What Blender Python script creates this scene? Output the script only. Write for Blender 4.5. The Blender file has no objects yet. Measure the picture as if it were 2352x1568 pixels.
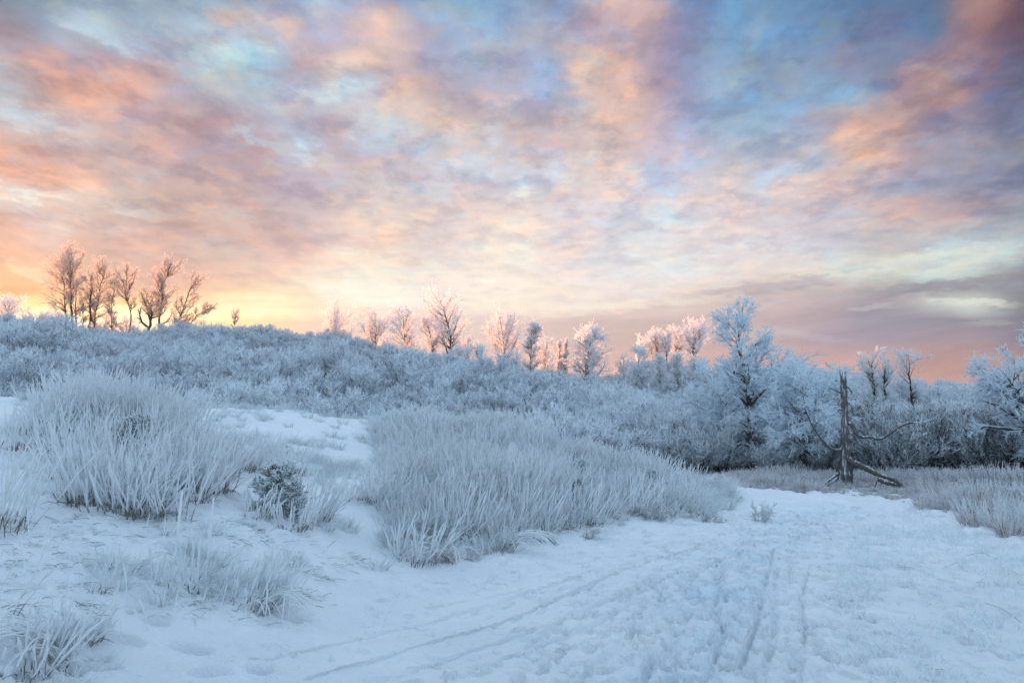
import bpy, math
import numpy as np
from math import radians, sin, cos

S = bpy.context.scene
COL = S.collection

# ------------------------------------------------------------------ camera
PITCH = radians(7.85)
CAMZ = 1.7
cam = bpy.data.cameras.new("camera")
cam.lens = 24; cam.sensor_width = 36; cam.clip_start = 0.05; cam.clip_end = 6000
camo = bpy.data.objects.new("camera", cam); COL.objects.link(camo)
camo.location = (0, 0, CAMZ); camo.rotation_euler = (radians(90) + PITCH, 0, 0)
S.camera = camo
S.view_settings.view_transform = 'Standard'; S.view_settings.look = 'None'
S.view_settings.exposure = 1.3; S.view_settings.gamma = 1; S.view_settings.use_curve_mapping = False
S.cycles.use_denoising = True; S.cycles.denoising_prefilter = 'NONE'
try:
    S.cycles.denoiser = 'OPENIMAGEDENOISE'; S.cycles.denoising_input_passes = 'RGB_ALBEDO_NORMAL'
except Exception:
    pass
S.cycles.max_bounces = 9; S.cycles.diffuse_bounces = 7; S.cycles.glossy_bounces = 2
S.cycles.transmission_bounces = 5; S.cycles.volume_bounces = 0; S.cycles.volume_max_steps = 64; S.cycles.volume_step_rate = 4; S.cycles.transparent_max_bounces = 4
S.cycles.use_adaptive_sampling = True; S.cycles.adaptive_threshold = 0.015

# ------------------------------------------------------------------ sun (hidden behind the left ridge)
SUN_AZ = radians(-42); SUN_EL = radians(4.0)
sl = bpy.data.lights.new("sun", 'SUN'); sl.energy = 4.8; sl.angle = radians(0.6); sl.color = (1.0, 0.36, 0.11)
so = bpy.data.objects.new("sun", sl); COL.objects.link(so)
from mathutils import Vector
so.rotation_euler = Vector((sin(SUN_AZ)*cos(SUN_EL), cos(SUN_AZ)*cos(SUN_EL), sin(SUN_EL))).to_track_quat('Z', 'Y').to_euler()
so.location = (-60, 90, 40)

# ------------------------------------------------------------------ world: broken sunset cloud deck over a blue sky
def lin(c):
    return tuple(((x/255)/12.92 if x/255 <= .04045 else ((x/255+.055)/1.055)**2.4) for x in c) + (1,)
SKYX = [98*i for i in range(25)]
SKY = {
0: "85,140,165 100,150,175 120,165,190 125,170,195 130,170,195 135,175,200 145,160,185 150,175,205 160,185,215 145,150,185 125,170,205 115,175,215 115,160,205 115,145,190 205,183,190 200,175,190 120,140,185 95,150,195 85,145,190 70,130,180 75,125,170 70,115,160 85,110,150 155,125,130 100,75,100",
70: "140,138,160 125,160,190 165,205,225 140,175,200 150,185,210 165,190,210 195,190,205 185,180,205 180,180,210 220,190,185 170,170,200 145,172,208 145,175,210 165,165,195 175,155,185 190,165,185 145,145,185 115,155,195 110,155,200 95,140,185 90,125,170 105,118,160 80,120,165 135,105,130 110,80,105",
140: "170,162,178 180,155,165 168,160,180 190,160,175 165,175,195 160,190,205 165,198,215 200,180,185 215,195,190 215,190,185 178,170,195 160,180,210 165,170,200 165,180,210 220,190,180 195,170,180 140,145,185 125,160,195 120,155,190 115,150,190 130,135,170 115,130,165 160,125,145 145,115,140 90,90,125",
210: "165,180,192 185,160,160 220,165,145 208,165,155 180,175,195 165,180,200 170,190,205 185,200,220 205,225,235 205,190,200 200,175,175 175,170,195 190,185,205 175,180,210 218,186,182 218,182,178 150,150,190 140,175,205 120,160,200 125,160,195 125,165,200 150,140,170 195,155,150 120,110,145 95,105,145",
280: "186,180,185 190,205,215 192,182,185 185,175,190 190,165,165 185,160,170 175,180,200 170,175,200 195,172,185 200,212,222 215,200,195 230,205,195 205,185,185 200,185,190 222,196,190 200,175,185 175,175,205 150,180,210 140,180,210 155,165,195 205,168,165 200,165,160 140,135,165 130,130,160 105,120,155",
350: "215,160,140 185,165,170 180,165,170 185,175,180 190,165,175 170,165,185 190,160,170 190,200,215 190,180,195 200,190,205 210,205,215 215,205,210 205,200,210 215,195,200 220,200,195 205,190,200 195,195,220 175,185,205 170,185,205 180,185,205 230,188,165 195,165,170 165,160,180 145,150,175 130,140,165",
420: "218,190,178 212,180,168 232,185,160 195,180,180 200,175,170 195,170,170 188,170,180 190,175,195 203,190,200 215,205,205 205,200,215 215,205,215 212,220,232 215,210,220 235,215,210 220,215,225 205,205,225 225,215,215 205,205,220 220,200,203 215,190,190 180,170,190 155,160,185 135,140,170 120,130,165",
455: "215,222,220 225,215,205 220,205,195 200,190,185 200,178,172 205,175,168 195,175,178 195,180,190 210,195,198 222,208,204 210,202,210 222,208,210 225,218,220 220,214,220 232,215,212 218,216,226 212,214,228 226,214,216 214,206,214 212,196,203 210,192,197 195,178,188 175,165,180 150,148,172 138,148,172",
490: "190,165,160 212,200,195 215,200,190 215,205,200 205,175,165 215,180,170 210,180,175 205,185,190 220,203,198 230,215,205 225,210,205 235,215,210 240,220,210 230,220,225 225,220,230 215,220,230 218,222,233 225,212,217 220,205,210 210,195,205 205,195,205 210,185,185 200,172,175 165,153,170 150,160,175",
560: "225,180,155 225,190,175 220,180,165 225,180,165 215,180,170 215,185,175 220,185,175 222,192,186 245,215,200 245,215,195 225,215,215 240,225,215 250,240,225 240,220,215 230,225,225 225,230,235 235,230,230 228,222,226 225,225,230 215,215,225 205,207,212 200,195,198 200,207,212 195,215,220 190,205,210",
630: "245,185,130 245,195,145 235,185,150 230,185,160 230,185,165 235,195,170 240,205,185 248,218,195 255,243,220 255,248,225 245,235,225 245,235,225 250,240,225 245,230,225 240,230,230 235,235,235 240,235,230 240,230,225 237,225,218 236,228,216 232,233,220 205,215,205 212,227,222 195,210,205 145,150,160",
665: "252,180,105 252,190,120 245,190,135 240,190,150 240,190,155 245,205,165 250,222,180 250,228,195 255,248,222 255,250,228 250,240,228 250,240,228 252,242,225 250,238,225 248,236,228 245,232,225 240,226,216 228,212,203 216,198,193 205,190,188 190,182,182 180,178,180 170,172,176 160,165,170 132,138,150",
700: "255,215,110 255,235,150 250,215,140 255,235,150 250,215,150 255,225,150 255,230,170 250,215,180 252,230,205 252,235,220 250,235,225 252,240,220 255,240,215 250,235,220 245,228,218 238,218,208 228,206,198 215,192,186 205,185,185 195,175,180 175,165,175 165,160,170 205,210,205 205,215,205 125,130,140",
735: "255,246,190 255,248,205 255,246,180 255,248,200 255,238,180 255,235,165 255,228,165 250,212,180 245,215,198 238,215,208 235,216,210 240,224,212 245,222,208 232,206,197 222,198,190 215,192,187 208,186,183 200,178,180 198,178,182 186,170,178 165,158,175 150,150,168 142,142,158 138,138,156 125,128,146",
770: "255,240,160 255,245,180 255,240,160 255,245,190 255,235,170 255,235,160 255,225,165 250,210,180 240,205,190 230,205,200 225,205,200 230,210,205 225,200,195 220,195,190 215,190,185 210,185,180 205,180,180 205,180,180 203,188,188 180,165,180 165,155,175 155,150,170 160,145,160 155,145,160 130,130,150",
840: "255,225,160 255,225,160 255,225,160 255,225,160 255,225,160 255,222,160 255,215,165 250,205,175 240,195,175 238,194,176 236,192,176 236,192,176 236,190,175 235,190,175 230,185,170 235,182,165 235,180,165 230,175,160 230,170,155 225,165,150 220,165,150 210,155,140 200,145,130 195,140,125 180,130,120",
910: "255,200,140 255,200,140 255,200,140 255,200,140 250,200,145 250,200,145 245,195,150 240,190,155 235,185,155 235,185,155 235,185,155 235,185,155 235,185,155 235,182,152 235,180,150 235,178,150 235,175,148 232,170,145 230,168,142 230,165,140 225,162,137 220,160,135 215,150,125 205,145,122 195,140,120",
}
# single clouds and openings: centre x, y, half length, half width, tilt in degrees, colour, strength
PATCH = [(230,75,115,34,-20,(165,205,225),.8),(555,125,100,36,-10,(178,216,230),.85),(790,205,90,24,10,(208,234,242),.9),(110,282,120,24,-15,(196,216,226),.8),(100,462,120,18,-18,(238,240,230),.8),
(600,330,60,16,-25,(190,208,222),.7),(720,355,80,24,-25,(200,216,230),.7),(860,300,65,32,-20,(200,220,230),.65),(1190,455,60,17,5,(224,236,243),.7),(985,130,60,24,80,(150,178,215),.5),
(180,190,115,38,-25,(226,165,140),.6),(320,168,85,36,-5,(203,163,155),.75),(60,380,110,30,-20,(230,165,135),.7),(855,50,80,34,0,(224,190,180),.8),(655,70,26,30,0,(230,202,182),.8),(555,37,75,22,-15,(217,190,180),.7),
(930,238,70,38,-35,(236,200,180),.7),(1400,220,75,110,8,(228,190,172),.6),(1445,40,85,60,-10,(216,188,182),.6),(1345,165,36,20,0,(228,185,165),.6),(2110,205,120,38,35,(196,155,145),.7),(2230,70,50,110,-20,(160,125,130),.5),
(1955,332,66,28,-5,(226,182,158),.75),(1975,285,80,24,5,(206,165,155),.6),(2060,470,60,26,-5,(226,186,172),.55),(1840,440,70,24,0,(232,208,200),.5),(1645,215,40,55,0,(152,184,212),.5),(1700,270,75,36,-25,(142,178,208),.55),
(210,492,190,15,-10,(184,164,162),.6),(470,330,150,26,-28,(178,155,165),.5),(250,120,150,20,-22,(140,140,165),.55),(1760,662,250,13,7,(184,172,182),.65),(2210,652,220,13,6,(138,138,152),.75),(2225,693,100,8,-4,(222,230,216),.9),(2020,705,55,8,5,(194,198,203),.75),
(1850,768,80,8,-8,(198,192,200),.65),(2280,740,60,6,4,(176,180,178),.6),(230,722,420,20,1,(305,280,205),.85),(80,738,160,16,0,(335,320,240),.8),(850,668,140,34,-5,(255,250,232),.7),(2150,600,210,26,8,(222,233,224),.85),(1450,700,240,10,5,(255,244,222),.6),(1100,640,120,34,-12,(262,250,232),.6),(640,705,200,22,-4,(270,245,200),.6),(60,625,70,9,-30,(255,226,180),.6)]
def build_world():
    w = bpy.data.worlds.new("World"); S.world = w; w.use_nodes = True; w.cycles.sampling_method = 'MANUAL'; w.cycles.sample_map_resolution = 256
    nt = w.node_tree; N = nt.nodes; L = nt.links; N.clear()
    def n(t, **k):
        x = N.new(t)
        for a, b in k.items(): setattr(x, a, b)
        return x
    def m(op, a, b=None, c=None, clamp=False):
        x = n('ShaderNodeMath', operation=op); x.use_clamp = clamp
        for i, v in enumerate((a, b, c)):
            if v is None: continue
            if hasattr(v, 'is_linked'): L.new(v, x.inputs[i])
            else: x.inputs[i].default_value = v
        return x.outputs[0]
    def mix(f, a, b, mode='MIX', clamp=False):
        x = n('ShaderNodeMix', data_type='RGBA', blend_type=mode); x.clamp_result = clamp
        for s, v in ((x.inputs[0], f), (x.inputs[6], a), (x.inputs[7], b)):
            if hasattr(v, 'is_linked'): L.new(v, s)
            else: s.default_value = v
        return x.outputs[2]
    def noise(vec, scale, detail, rough=.5, dist=0.0):
        x = n('ShaderNodeTexNoise', noise_dimensions='3D'); L.new(vec, x.inputs['Vector'])
        x.inputs['Scale'].default_value = scale; x.inputs['Detail'].default_value = detail
        x.inputs['Roughness'].default_value = rough; x.inputs['Distortion'].default_value = dist
        return x
    tc = n('ShaderNodeTexCoord')
    sep = n('ShaderNodeSeparateXYZ'); L.new(tc.outputs['Generated'], sep.inputs[0])
    X, Y, Z = sep.outputs
    Yc = m('MAXIMUM', Y, 0.12)
    s = m('DIVIDE', X, Yc); wv = m('DIVIDE', Z, Yc)
    # perspective coordinates on a flat cloud deck overhead
    zz = m('ADD', m('MAXIMUM', Z, 0.0), 0.13)
    px_, py_ = m('DIVIDE', X, zz), m('DIVIDE', Y, zz)
    cv = n('ShaderNodeCombineXYZ'); L.new(px_, cv.inputs[0]); L.new(m('MULTIPLY', py_, 0.92), cv.inputs[1]); cv.inputs[2].default_value = 3.7
    def offs(v, o):
        x = n('ShaderNodeVectorMath', operation='ADD'); L.new(v, x.inputs[0]); x.inputs[1].default_value = o; return x.outputs[0]
    wv3 = offs(cv.outputs[0], (13.1, 4.7, 2.0)); wv4 = offs(cv.outputs[0], (-7.3, 9.2, 5.0))
    dn = noise(cv.outputs[0], 3.4, 3, .58)
    dn2 = noise(cv.outputs[0], 13.0, 5, .62)
    sc = n('ShaderNodeCombineXYZ'); L.new(s, sc.inputs[0]); L.new(m('MULTIPLY', wv, 1.7), sc.inputs[1])
    wn = noise(sc.outputs[0], 9.0, 3, .55)
    wn2 = noise(cv.outputs[0], 2.6, 4, .55)
    a = n('ShaderNodeSeparateColor'); L.new(wn.outputs['Color'], a.inputs[0])
    b = n('ShaderNodeSeparateColor'); L.new(wn2.outputs['Color'], b.inputs[0])
    # warp fades towards the horizon, where the cloud is stratified
    wf = m('MULTIPLY', m('SUBTRACT', wv, 0.10), 3.0, clamp=True)
    wf = m('ADD', m('MULTIPLY', wf, 0.85), 0.15)
    wf2 = wf
    s2 = m('ADD', s, m('MULTIPLY', m('ADD', m('SUBTRACT', a.outputs[0], .5), m('SUBTRACT', b.outputs[0], .5)), 0.055))
    w2 = m('ADD', wv, m('MULTIPLY', m('MULTIPLY', m('ADD', m('SUBTRACT', a.outputs[1], .5), m('SUBTRACT', b.outputs[1], .5)), 0.04), wf2))
    col = None; prev = None
    for r in sorted(SKY):
        v = (784 - r)/1568.0
        den = cos(PITCH) - v*sin(PITCH); wr = (sin(PITCH) + v*cos(PITCH))/den
        cr = n('ShaderNodeValToRGB'); cr.color_ramp.interpolation = 'CARDINAL'
        cols = [lin(tuple(map(float, t.split(',')))) for t in SKY[r].split()]
        if 690 < r < 780: cols = [tuple(v*(1 + .22*max(0, 1 - i/11)) for v in c[:3]) + (1,) for i, c in enumerate(cols)]
        if r > 800:
            g = lin((196, 168, 172)); cols = [tuple(v + (q - v)*.3*min(1, max(0, (i-12)/5)) for v, q in zip(c, g)) for i, c in enumerate(cols)]
        el = cr.color_ramp.elements
        for i, (x, c) in enumerate(zip(SKYX, cols)):
            p = ((x - 1176)/1568.0/den + 1.0)/2.0
            e = el[i] if i < 2 else el.new(p)
            e.position = p; e.color = c
        L.new(m('MULTIPLY_ADD', s2, 0.5, 0.5), cr.inputs[0])
        if col is None: col = cr.outputs[0]
        else:
            f = m('DIVIDE', m('SUBTRACT', prev, w2), prev - wr, clamp=True)
            col = mix(f, col, cr.outputs[0])
        prev = wr
    fv = n('ShaderNodeCombineXYZ')
    a3 = n('ShaderNodeSeparateColor'); L.new(dn2.outputs['Color'], a3.inputs[0])
    L.new(m('ADD', s2, m('MULTIPLY', m('MULTIPLY', m('SUBTRACT', a3.outputs[0], .5), wf), .11)), fv.inputs[0])
    L.new(m('ADD', w2, m('MULTIPLY', m('MULTIPLY', m('SUBTRACT', a3.outputs[1], .5), wf), .075)), fv.inputs[1])
    for (cx, cy, hl, hw, an, c, st_) in PATCH:
        v = (784 - cy)/1568.0; den = cos(PITCH) - v*sin(PITCH)
        mp = n('ShaderNodeMapping', vector_type='TEXTURE'); L.new(fv.outputs[0], mp.inputs['Vector'])
        mp.inputs['Location'].default_value = ((cx - 1176)/1568.0/den, (sin(PITCH) + v*cos(PITCH))/den, 0)
        mp.inputs['Rotation'].default_value = (0, 0, radians(an)); mp.inputs['Scale'].default_value = (hl*1.45/1568/den, hw*1.5/1568/den, 1)
        gr = n('ShaderNodeTexGradient', gradient_type='SPHERICAL'); L.new(mp.outputs[0], gr.inputs[0])
        mr = n('ShaderNodeMapRange'); mr.interpolation_type = 'SMOOTHSTEP'; L.new(gr.outputs['Fac'], mr.inputs[0]); mr.inputs[1].default_value = 0; mr.inputs[2].default_value = .62; mr.inputs[4].default_value = st_*(.68 if 18 < hw and cy < 600 else .85)
        col = mix(mr.outputs[0], col, lin(c))
    # cloud texture: ripples and puffs of the deck, peach where lit, mauve where thick, pale blue where it opens
    hi = m('MULTIPLY', m('SUBTRACT', wv, 0.16), 4.5, clamp=True)
    amp = m('MULTIPLY_ADD', hi, 0.85, 0.15)
    def band(src, lo, hi_):
        x = n('ShaderNodeMapRange'); x.interpolation_type = 'SMOOTHSTEP'; L.new(src, x.inputs[0]); x.inputs[1].default_value = lo; x.inputs[2].default_value = hi_; return x.outputs[0]
    pf = noise(cv.outputs[0], 10.5, 5, .58)
    gp = noise(wv3, 6.0, 5, .62, .5)
    dk = noise(wv4, 7.0, 5, .62)
    hsv = n('ShaderNodeHueSaturation'); hsv.inputs['Saturation'].default_value = 0.84; hsv.inputs['Value'].default_value = .96; L.new(col, hsv.inputs['Color']); col = hsv.outputs[0]
    warm = mix(1.0, col, (1.24, 1.08, 0.93, 1), 'MULTIPLY')
    col = mix(m('MULTIPLY', band(pf.outputs[0], .50, .62), m('MULTIPLY', amp, .80)), col, warm)
    dark = mix(1.0, col, (.73, .75, .84, 1), 'MULTIPLY')
    col = mix(m('MULTIPLY', band(dk.outputs[0], .47, .64), m('MULTIPLY', amp, .85)), col, dark)
    opn = mix(1.0, col, (.90, 1.14, 1.22, 1), 'MULTIPLY')
    col = mix(m('MULTIPLY', band(gp.outputs[0], .50, .64), m('MULTIPLY', amp, .80)), col, opn)
    lum = m('MULTIPLY_ADD', m('MULTIPLY', m('SUBTRACT', dn2.outputs[0], .5), amp), 0.62, 1.0)
    # thin stratus streaks low over the horizon
    st = n('ShaderNodeCombineXYZ'); L.new(m('MULTIPLY', s, 1.6), st.inputs[0])
    tilt = m('MULTIPLY', m('MULTIPLY', s, m('MAXIMUM', s, 0.0)), -0.16)
    L.new(m('MULTIPLY', m('ADD', wv, tilt), 26.0), st.inputs[1])
    sn = noise(st.outputs[0], 1.3, 4, .6)
    low = m('SUBTRACT', 1.0, m('MULTIPLY', m('SUBTRACT', wv, 0.19), 9.0, clamp=True))
    stm = m('MULTIPLY_ADD', m('MULTIPLY', m('SUBTRACT', sn.outputs[0], .5), low), 0.55, 1.0)
    lum = m('MULTIPLY', lum, stm)
    lc = n('ShaderNodeCombineColor')
    for i in range(3): L.new(lum, lc.inputs[i])
    col = mix(1.0, col, lc.outputs[0], 'MULTIPLY')
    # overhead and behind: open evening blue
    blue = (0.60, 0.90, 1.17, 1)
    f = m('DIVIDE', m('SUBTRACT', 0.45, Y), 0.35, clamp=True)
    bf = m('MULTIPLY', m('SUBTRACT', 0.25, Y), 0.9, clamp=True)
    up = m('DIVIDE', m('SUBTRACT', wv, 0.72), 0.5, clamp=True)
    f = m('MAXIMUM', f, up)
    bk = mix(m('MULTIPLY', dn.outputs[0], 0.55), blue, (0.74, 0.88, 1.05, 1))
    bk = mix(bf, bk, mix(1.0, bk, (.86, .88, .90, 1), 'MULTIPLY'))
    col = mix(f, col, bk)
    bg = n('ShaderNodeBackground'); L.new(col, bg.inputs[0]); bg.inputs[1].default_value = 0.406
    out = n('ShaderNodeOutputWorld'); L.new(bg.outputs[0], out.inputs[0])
build_world()

# ------------------------------------------------------------------ helpers
def tag(o, label=None, cat=None, group=None, kind=None):
    if label: o['label'] = label
    if cat: o['category'] = cat
    if group: o['group'] = group
    if kind: o['kind'] = kind
    return o
def P(px, py, Y):
    u = (px - 1176)/1568.0; v = (784 - py)/1568.0
    d = (u, cos(PITCH) - v*sin(PITCH), sin(PITCH) + v*cos(PITCH)); t = Y/d[1]
    return (t*d[0], Y, CAMZ + t*d[2])
def G0(px, py, z=0.0):          # point of a horizontal plane seen at a pixel
    u = (px - 1176)/1568.0; v = (784 - py)/1568.0
    d = (u, cos(PITCH) - v*sin(PITCH), sin(PITCH) + v*cos(PITCH)); t = (z - CAMZ)/d[2]
    return (t*d[0], t*d[1], z)

def hash2(ix, iy, seed):
    h = (ix.astype(np.int64)*374761393 + iy.astype(np.int64)*668265263 + seed*1442695041) & 0xffffffff
    h = ((h ^ (h >> 13))*1274126177) & 0xffffffff
    return ((h ^ (h >> 16)) & 0xffff)/65535.0
def vnoise(x, y, seed=0):
    ix = np.floor(x); iy = np.floor(y); fx = x - ix; fy = y - iy
    fx = fx*fx*(3 - 2*fx); fy = fy*fy*(3 - 2*fy)
    a = hash2(ix, iy, seed); b = hash2(ix + 1, iy, seed); c = hash2(ix, iy + 1, seed); d = hash2(ix + 1, iy + 1, seed)
    return (a + (b - a)*fx)*(1 - fy) + (c + (d - c)*fx)*fy - .5
def fbm(x, y, oct=4, seed=0):
    r = 0; a = 1
    for i in range(oct):
        r = r + a*vnoise(x*2**i + 17.3*i, y*2**i - 9.1*i, seed + i); a *= .5
    return r

# ------------------------------------------------------------------ terrain
ctrl = []
for x, y in ((-3,-6),(3,-6),(-12,-12),(12,-12),(-40,-30),(40,-30),(0,-40),(0,1),(2,3),(0,5),(3,7),(5,5),(8,3),(1.5,9),(5,9),(9,8),(14,6),
             (4,12),(8,12),(13,12),(18,12),(24,10),(7,16),(10,17),(14,17),(20,18),(28,20),(9,20),(13,21),(18,23),(24,25),(32,27),(12,26),(16,27),(30,10),(40,20),(-2,2),(-4,0)):
    ctrl.append((x, y, 0.0))
for px, py in ((900,1285),(1100,1270),(1330,1217),(1600,1192),(1690,1165),(700,1385),(400,1490),(150,1575)):
    ctrl.append(G0(px, py))
for t in ((250,1190,8),(640,1200,8.7),(100,1050,10.5),(0,1230,7),(0,1440,5.3),(330,940,14.5),(0,908,15),(-200,930,13),(-200,1200,7.5),(-300,1000,10),
          (150,920,15),(330,1010,12),(450,1000,13.5),(700,1000,17),(560,1000,16),(700,1080,13),(850,1100,12.5),(850,1180,10.6),
          (500,942,22),(620,945,22),(400,940,20),(750,955,21),
          (1000,1080,15),(1250,1140,13.7),(1450,1150,15),(900,1040,17),(1150,1060,17),
          (880,975,21),(1000,985,20.5),(1100,995,20),(1170,1005,19.5),(1300,1045,19),(1430,1080,18.5),(1560,1110,18),(1640,1125,18)):
    ctrl.append(P(*t))
for px in (-300, 0, 300, 600, 900): 
    p = P(px, 960, 28); ctrl.append((p[0], 28, 0.6)); p = P(px, 960, 34); ctrl.append((p[0], 34, 0.4))
for px, z in ((1100,.2),(1300,0),(1500,0),(1650,.1)):
    p = P(px, 960, 25); ctrl.append((p[0], 25, z)); p = P(px, 960, 31); ctrl.append((p[0], 31, z + .1))
def G(px, top, Y, h):
    p = P(px, top, Y); ctrl.append((p[0], p[1], p[2] - h)); return p
# near shrub layer: mid slope and crest
for px, top, Y in ((-350,765,58),(-100,765,58),(100,765,60),(269,772,60),(430,797,60),(632,808,58),(816,816,58),(950,823,58),(1031,823,58),(1138,842,56),
                   (1223,858,54),(1331,880,50),(1438,900,47),(1492,918,44),(1572,935,41),(1640,965,37)):
    G(px, top, Y, 2.3)
for px, top, Y in ((100,860,46),(430,865,46),(816,880,45),(1138,900,44),(1331,940,41)):
    G(px, top, Y, 2.6)
for px, top, Y in ((100,765,72),(430,795,72),(632,808,72),(950,828,72),(1138,845,70),(1331,880,66)):
    G(px, top, Y, 5.6)
# far ridge
for px, top, Y in ((-600,735,100),(-350,735,100),(-150,735,100),(0,742,100),(120,752,100),(240,764,100),(350,762,100),(470,750,100),(620,755,100),(760,772,100),(860,792,100),(960,818,98),
                   (1060,833,97),(1160,846,96),(1297,868,95),(1390,880,95)):
    G(px, top, Y, 2.2)
for px, top, Y in ((1450,862,108),(1530,846,112),(1600,835,112),(1450,922,80),(1560,918,80),(1640,900,78)):
    G(px, top, Y, 0.6)
# right hill
for px, top, Y in ((1680,845,80),(1800,838,76),(1850,850,76),(1950,868,76),(2050,885,76),(2200,890,76),(2352,893,76),(2600,890,76),(2900,880,76)):
    G(px, top, Y, 2.2)
for px, top, Y in ((1750,930,54),(1950,940,52),(2150,950,52),(2352,960,52),(2700,960,52),(1750,1010,38),(1950,1025,38),(2200,1030,38),(2500,1030,38)):
    G(px, top, Y, 2.6)
for x, z1, z2 in ((-95,12,7),(-60,10.5,5),(-35,9,3.5),(-12,7,2),(8,4,0),(20,4,-1)):
    ctrl.append((x, 116, z1)); ctrl.append((x, 135, z2))
for x in (32, 55, 80): ctrl.append((x, 128, 2.0)); ctrl.append((x, 98, 5.0))
for x in (-150, -60, 0, 40, 90, 160): ctrl.append((x, 170, -1.0))
for x in (-110, 130): ctrl.append((x, 20, 4.0))
C = np.array(ctrl, float)
def ker(r2): return np.where(r2 > 1e-9, r2*np.log(np.maximum(r2, 1e-9)), 0)*.5
def tps_fit(C, lam):
    n = len(C); D = ((C[:, None, :2] - C[None, :, :2])**2).sum(-1)
    A = np.zeros((n + 3, n + 3)); A[:n, :n] = ker(D) + lam*np.eye(n)
    A[:n, n] = 1; A[:n, n+1:] = C[:, :2]; A[n, :n] = 1; A[n+1:, :n] = C[:, :2].T
    b = np.zeros(n + 3); b[:n] = C[:, 2]
    return np.linalg.solve(A, b)
TW = tps_fit(C, .4)
def tps(x, y):
    x = np.asarray(x, float).ravel(); y = np.asarray(y, float).ravel(); out = np.empty_like(x)
    for i in range(0, len(x), 40000):
        a = x[i:i+40000]; b = y[i:i+40000]
        r2 = (a[:, None] - C[None, :, 0])**2 + (b[:, None] - C[None, :, 1])**2
        out[i:i+40000] = ker(r2)@TW[:-3] + TW[-3] + TW[-2]*a + TW[-1]*b
    return out
def sm(a, b, x):
    t = np.clip((x - a)/(b - a), 0, 1); return t*t*(3 - 2*t)
def base_h(x, y):
    x = np.asarray(x, float).ravel(); y = np.asarray(y, float).ravel()
    r = np.hypot(x, y)
    z = np.where(r < 210, tps(np.clip(x, -200, 200), np.clip(y, -60, 200)), 0)
    z = z*(1 - sm(130, 200, r)) + (-2.0)*sm(130, 200, r)
    # level snowy path and meadow
    back = sm(-2, -10, y); z = z*(1 - back)
    # drifts and hummocks
    rough = sm(3, 9, y)
    z = z + fbm(x*.9, y*.9, 4, 3)*.10*rough*OFFP(x, y) + fbm(x*.16, y*.16, 3, 8)*.9*sm(34, 60, y)
    return z

# path outline on the ground (left edge then right edge), used for the path sheet and for keeping it smooth
PL = [G0(px, py)[:2] for px, py in ((60,1640),(300,1568),(500,1470),(740,1380),(900,1305),(1100,1275),(1330,1222),(1600,1195),(1700,1170),(1760,1142))]
PR = [G0(px, py)[:2] for px, py in ((1985,1142),(2010,1180),(1975,1240),(1955,1290),(1940,1360),(1945,1470),(1935,1568),(1930,1700))]
PATH = np.array([(-2.6, 2.2), (-2.4, -12)][::-1] + [tuple(p) for p in PL] + [tuple(p) for p in PR] + [(2.2, -12)])
def inpoly(x, y, poly):
    r = np.zeros(x.shape, bool); j = len(poly) - 1
    for i in range(len(poly)):
        xi, yi = poly[i]; xj, yj = poly[j]
        c = ((yi > y) != (yj > y)) & (x < (xj - xi)*(y - yi)/(yj - yi + 1e-12) + xi)
        r ^= c; j = i
    return r
def OFFP(x, y):                # 0 on the path, 1 away from it (soft)
    d = polydist(x, y, PATH); ins = inpoly(x, y, PATH)
    return np.where(ins, 0.0, np.clip(d/.8, 0, 1))
def polydist(x, y, poly):
    best = np.full(x.shape, 1e9)
    for i in range(len(poly)):
        a = poly[i]; b = poly[(i + 1) % len(poly)]
        dx, dy = b[0]-a[0], b[1]-a[1]; L2 = dx*dx + dy*dy + 1e-12
        t = np.clip(((x-a[0])*dx + (y-a[1])*dy)/L2, 0, 1)
        best = np.minimum(best, (x-a[0]-t*dx)**2 + (y-a[1]-t*dy)**2)
    return np.sqrt(best)

# fine relief raster: footprints, ski and sledge tracks, crusty snow
RX0, RX1, RY0, RY1, RS = -9.0, 15.0, 1.5, 27.0, 0.014
nx, ny = int((RX1-RX0)/RS), int((RY1-RY0)/RS)
gx = RX0 + (np.arange(nx) + .5)*RS; gy = RY0 + (np.arange(ny) + .5)*RS
GX, GY = np.meshgrid(gx, gy)
H = np.zeros((ny, nx))
rng = np.random.default_rng(11)
pm = inpoly(GX, GY, PATH)
H += fbm(GX*7, GY*7, 4, 21)*.018 + fbm(GX*17, GY*17, 2, 23)*.008 + fbm(GX*1.6, GY*1.6, 3, 25)*.018
right = np.clip((GX - (3.6 + GY*.17))/1.2, 0, 1)*(GY < 24)     # hummocky meadow right of the path
H += right*(np.maximum(fbm(GX*3.2, GY*3.2, 4, 31), -.15)*.13)
left = np.clip(-(GX + GY*.14 - .3)/2.0, 0, 1)
H += left*np.maximum(fbm(GX*2.2, GY*3.4, 4, 33), -.1)*.07
def stamp(x, y, ang, ln, wd, dep, rim=.3):
    r = max(ln, wd)*2.2; dep = dep*1.8
    i0, i1 = int((x-r-RX0)/RS), int((x+r-RX0)/RS); j0, j1 = int((y-r-RY0)/RS), int((y+r-RY0)/RS)
    if i0 < 0 or j0 < 0 or i1 >= nx or j1 >= ny: return
    X = GX[j0:j1, i0:i1] - x; Y = GY[j0:j1, i0:i1] - y
    a = (X*cos(ang) + Y*sin(ang))/ln; b = (-X*sin(ang) + Y*cos(ang))/wd
    q = (a*a)**1.3 + (b*b)**1.3
    H[j0:j1, i0:i1] += -dep*np.exp(-q**2.6) + dep*rim*np.exp(-((np.sqrt(a*a+b*b) - 1.35)/.25)**2)
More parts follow.
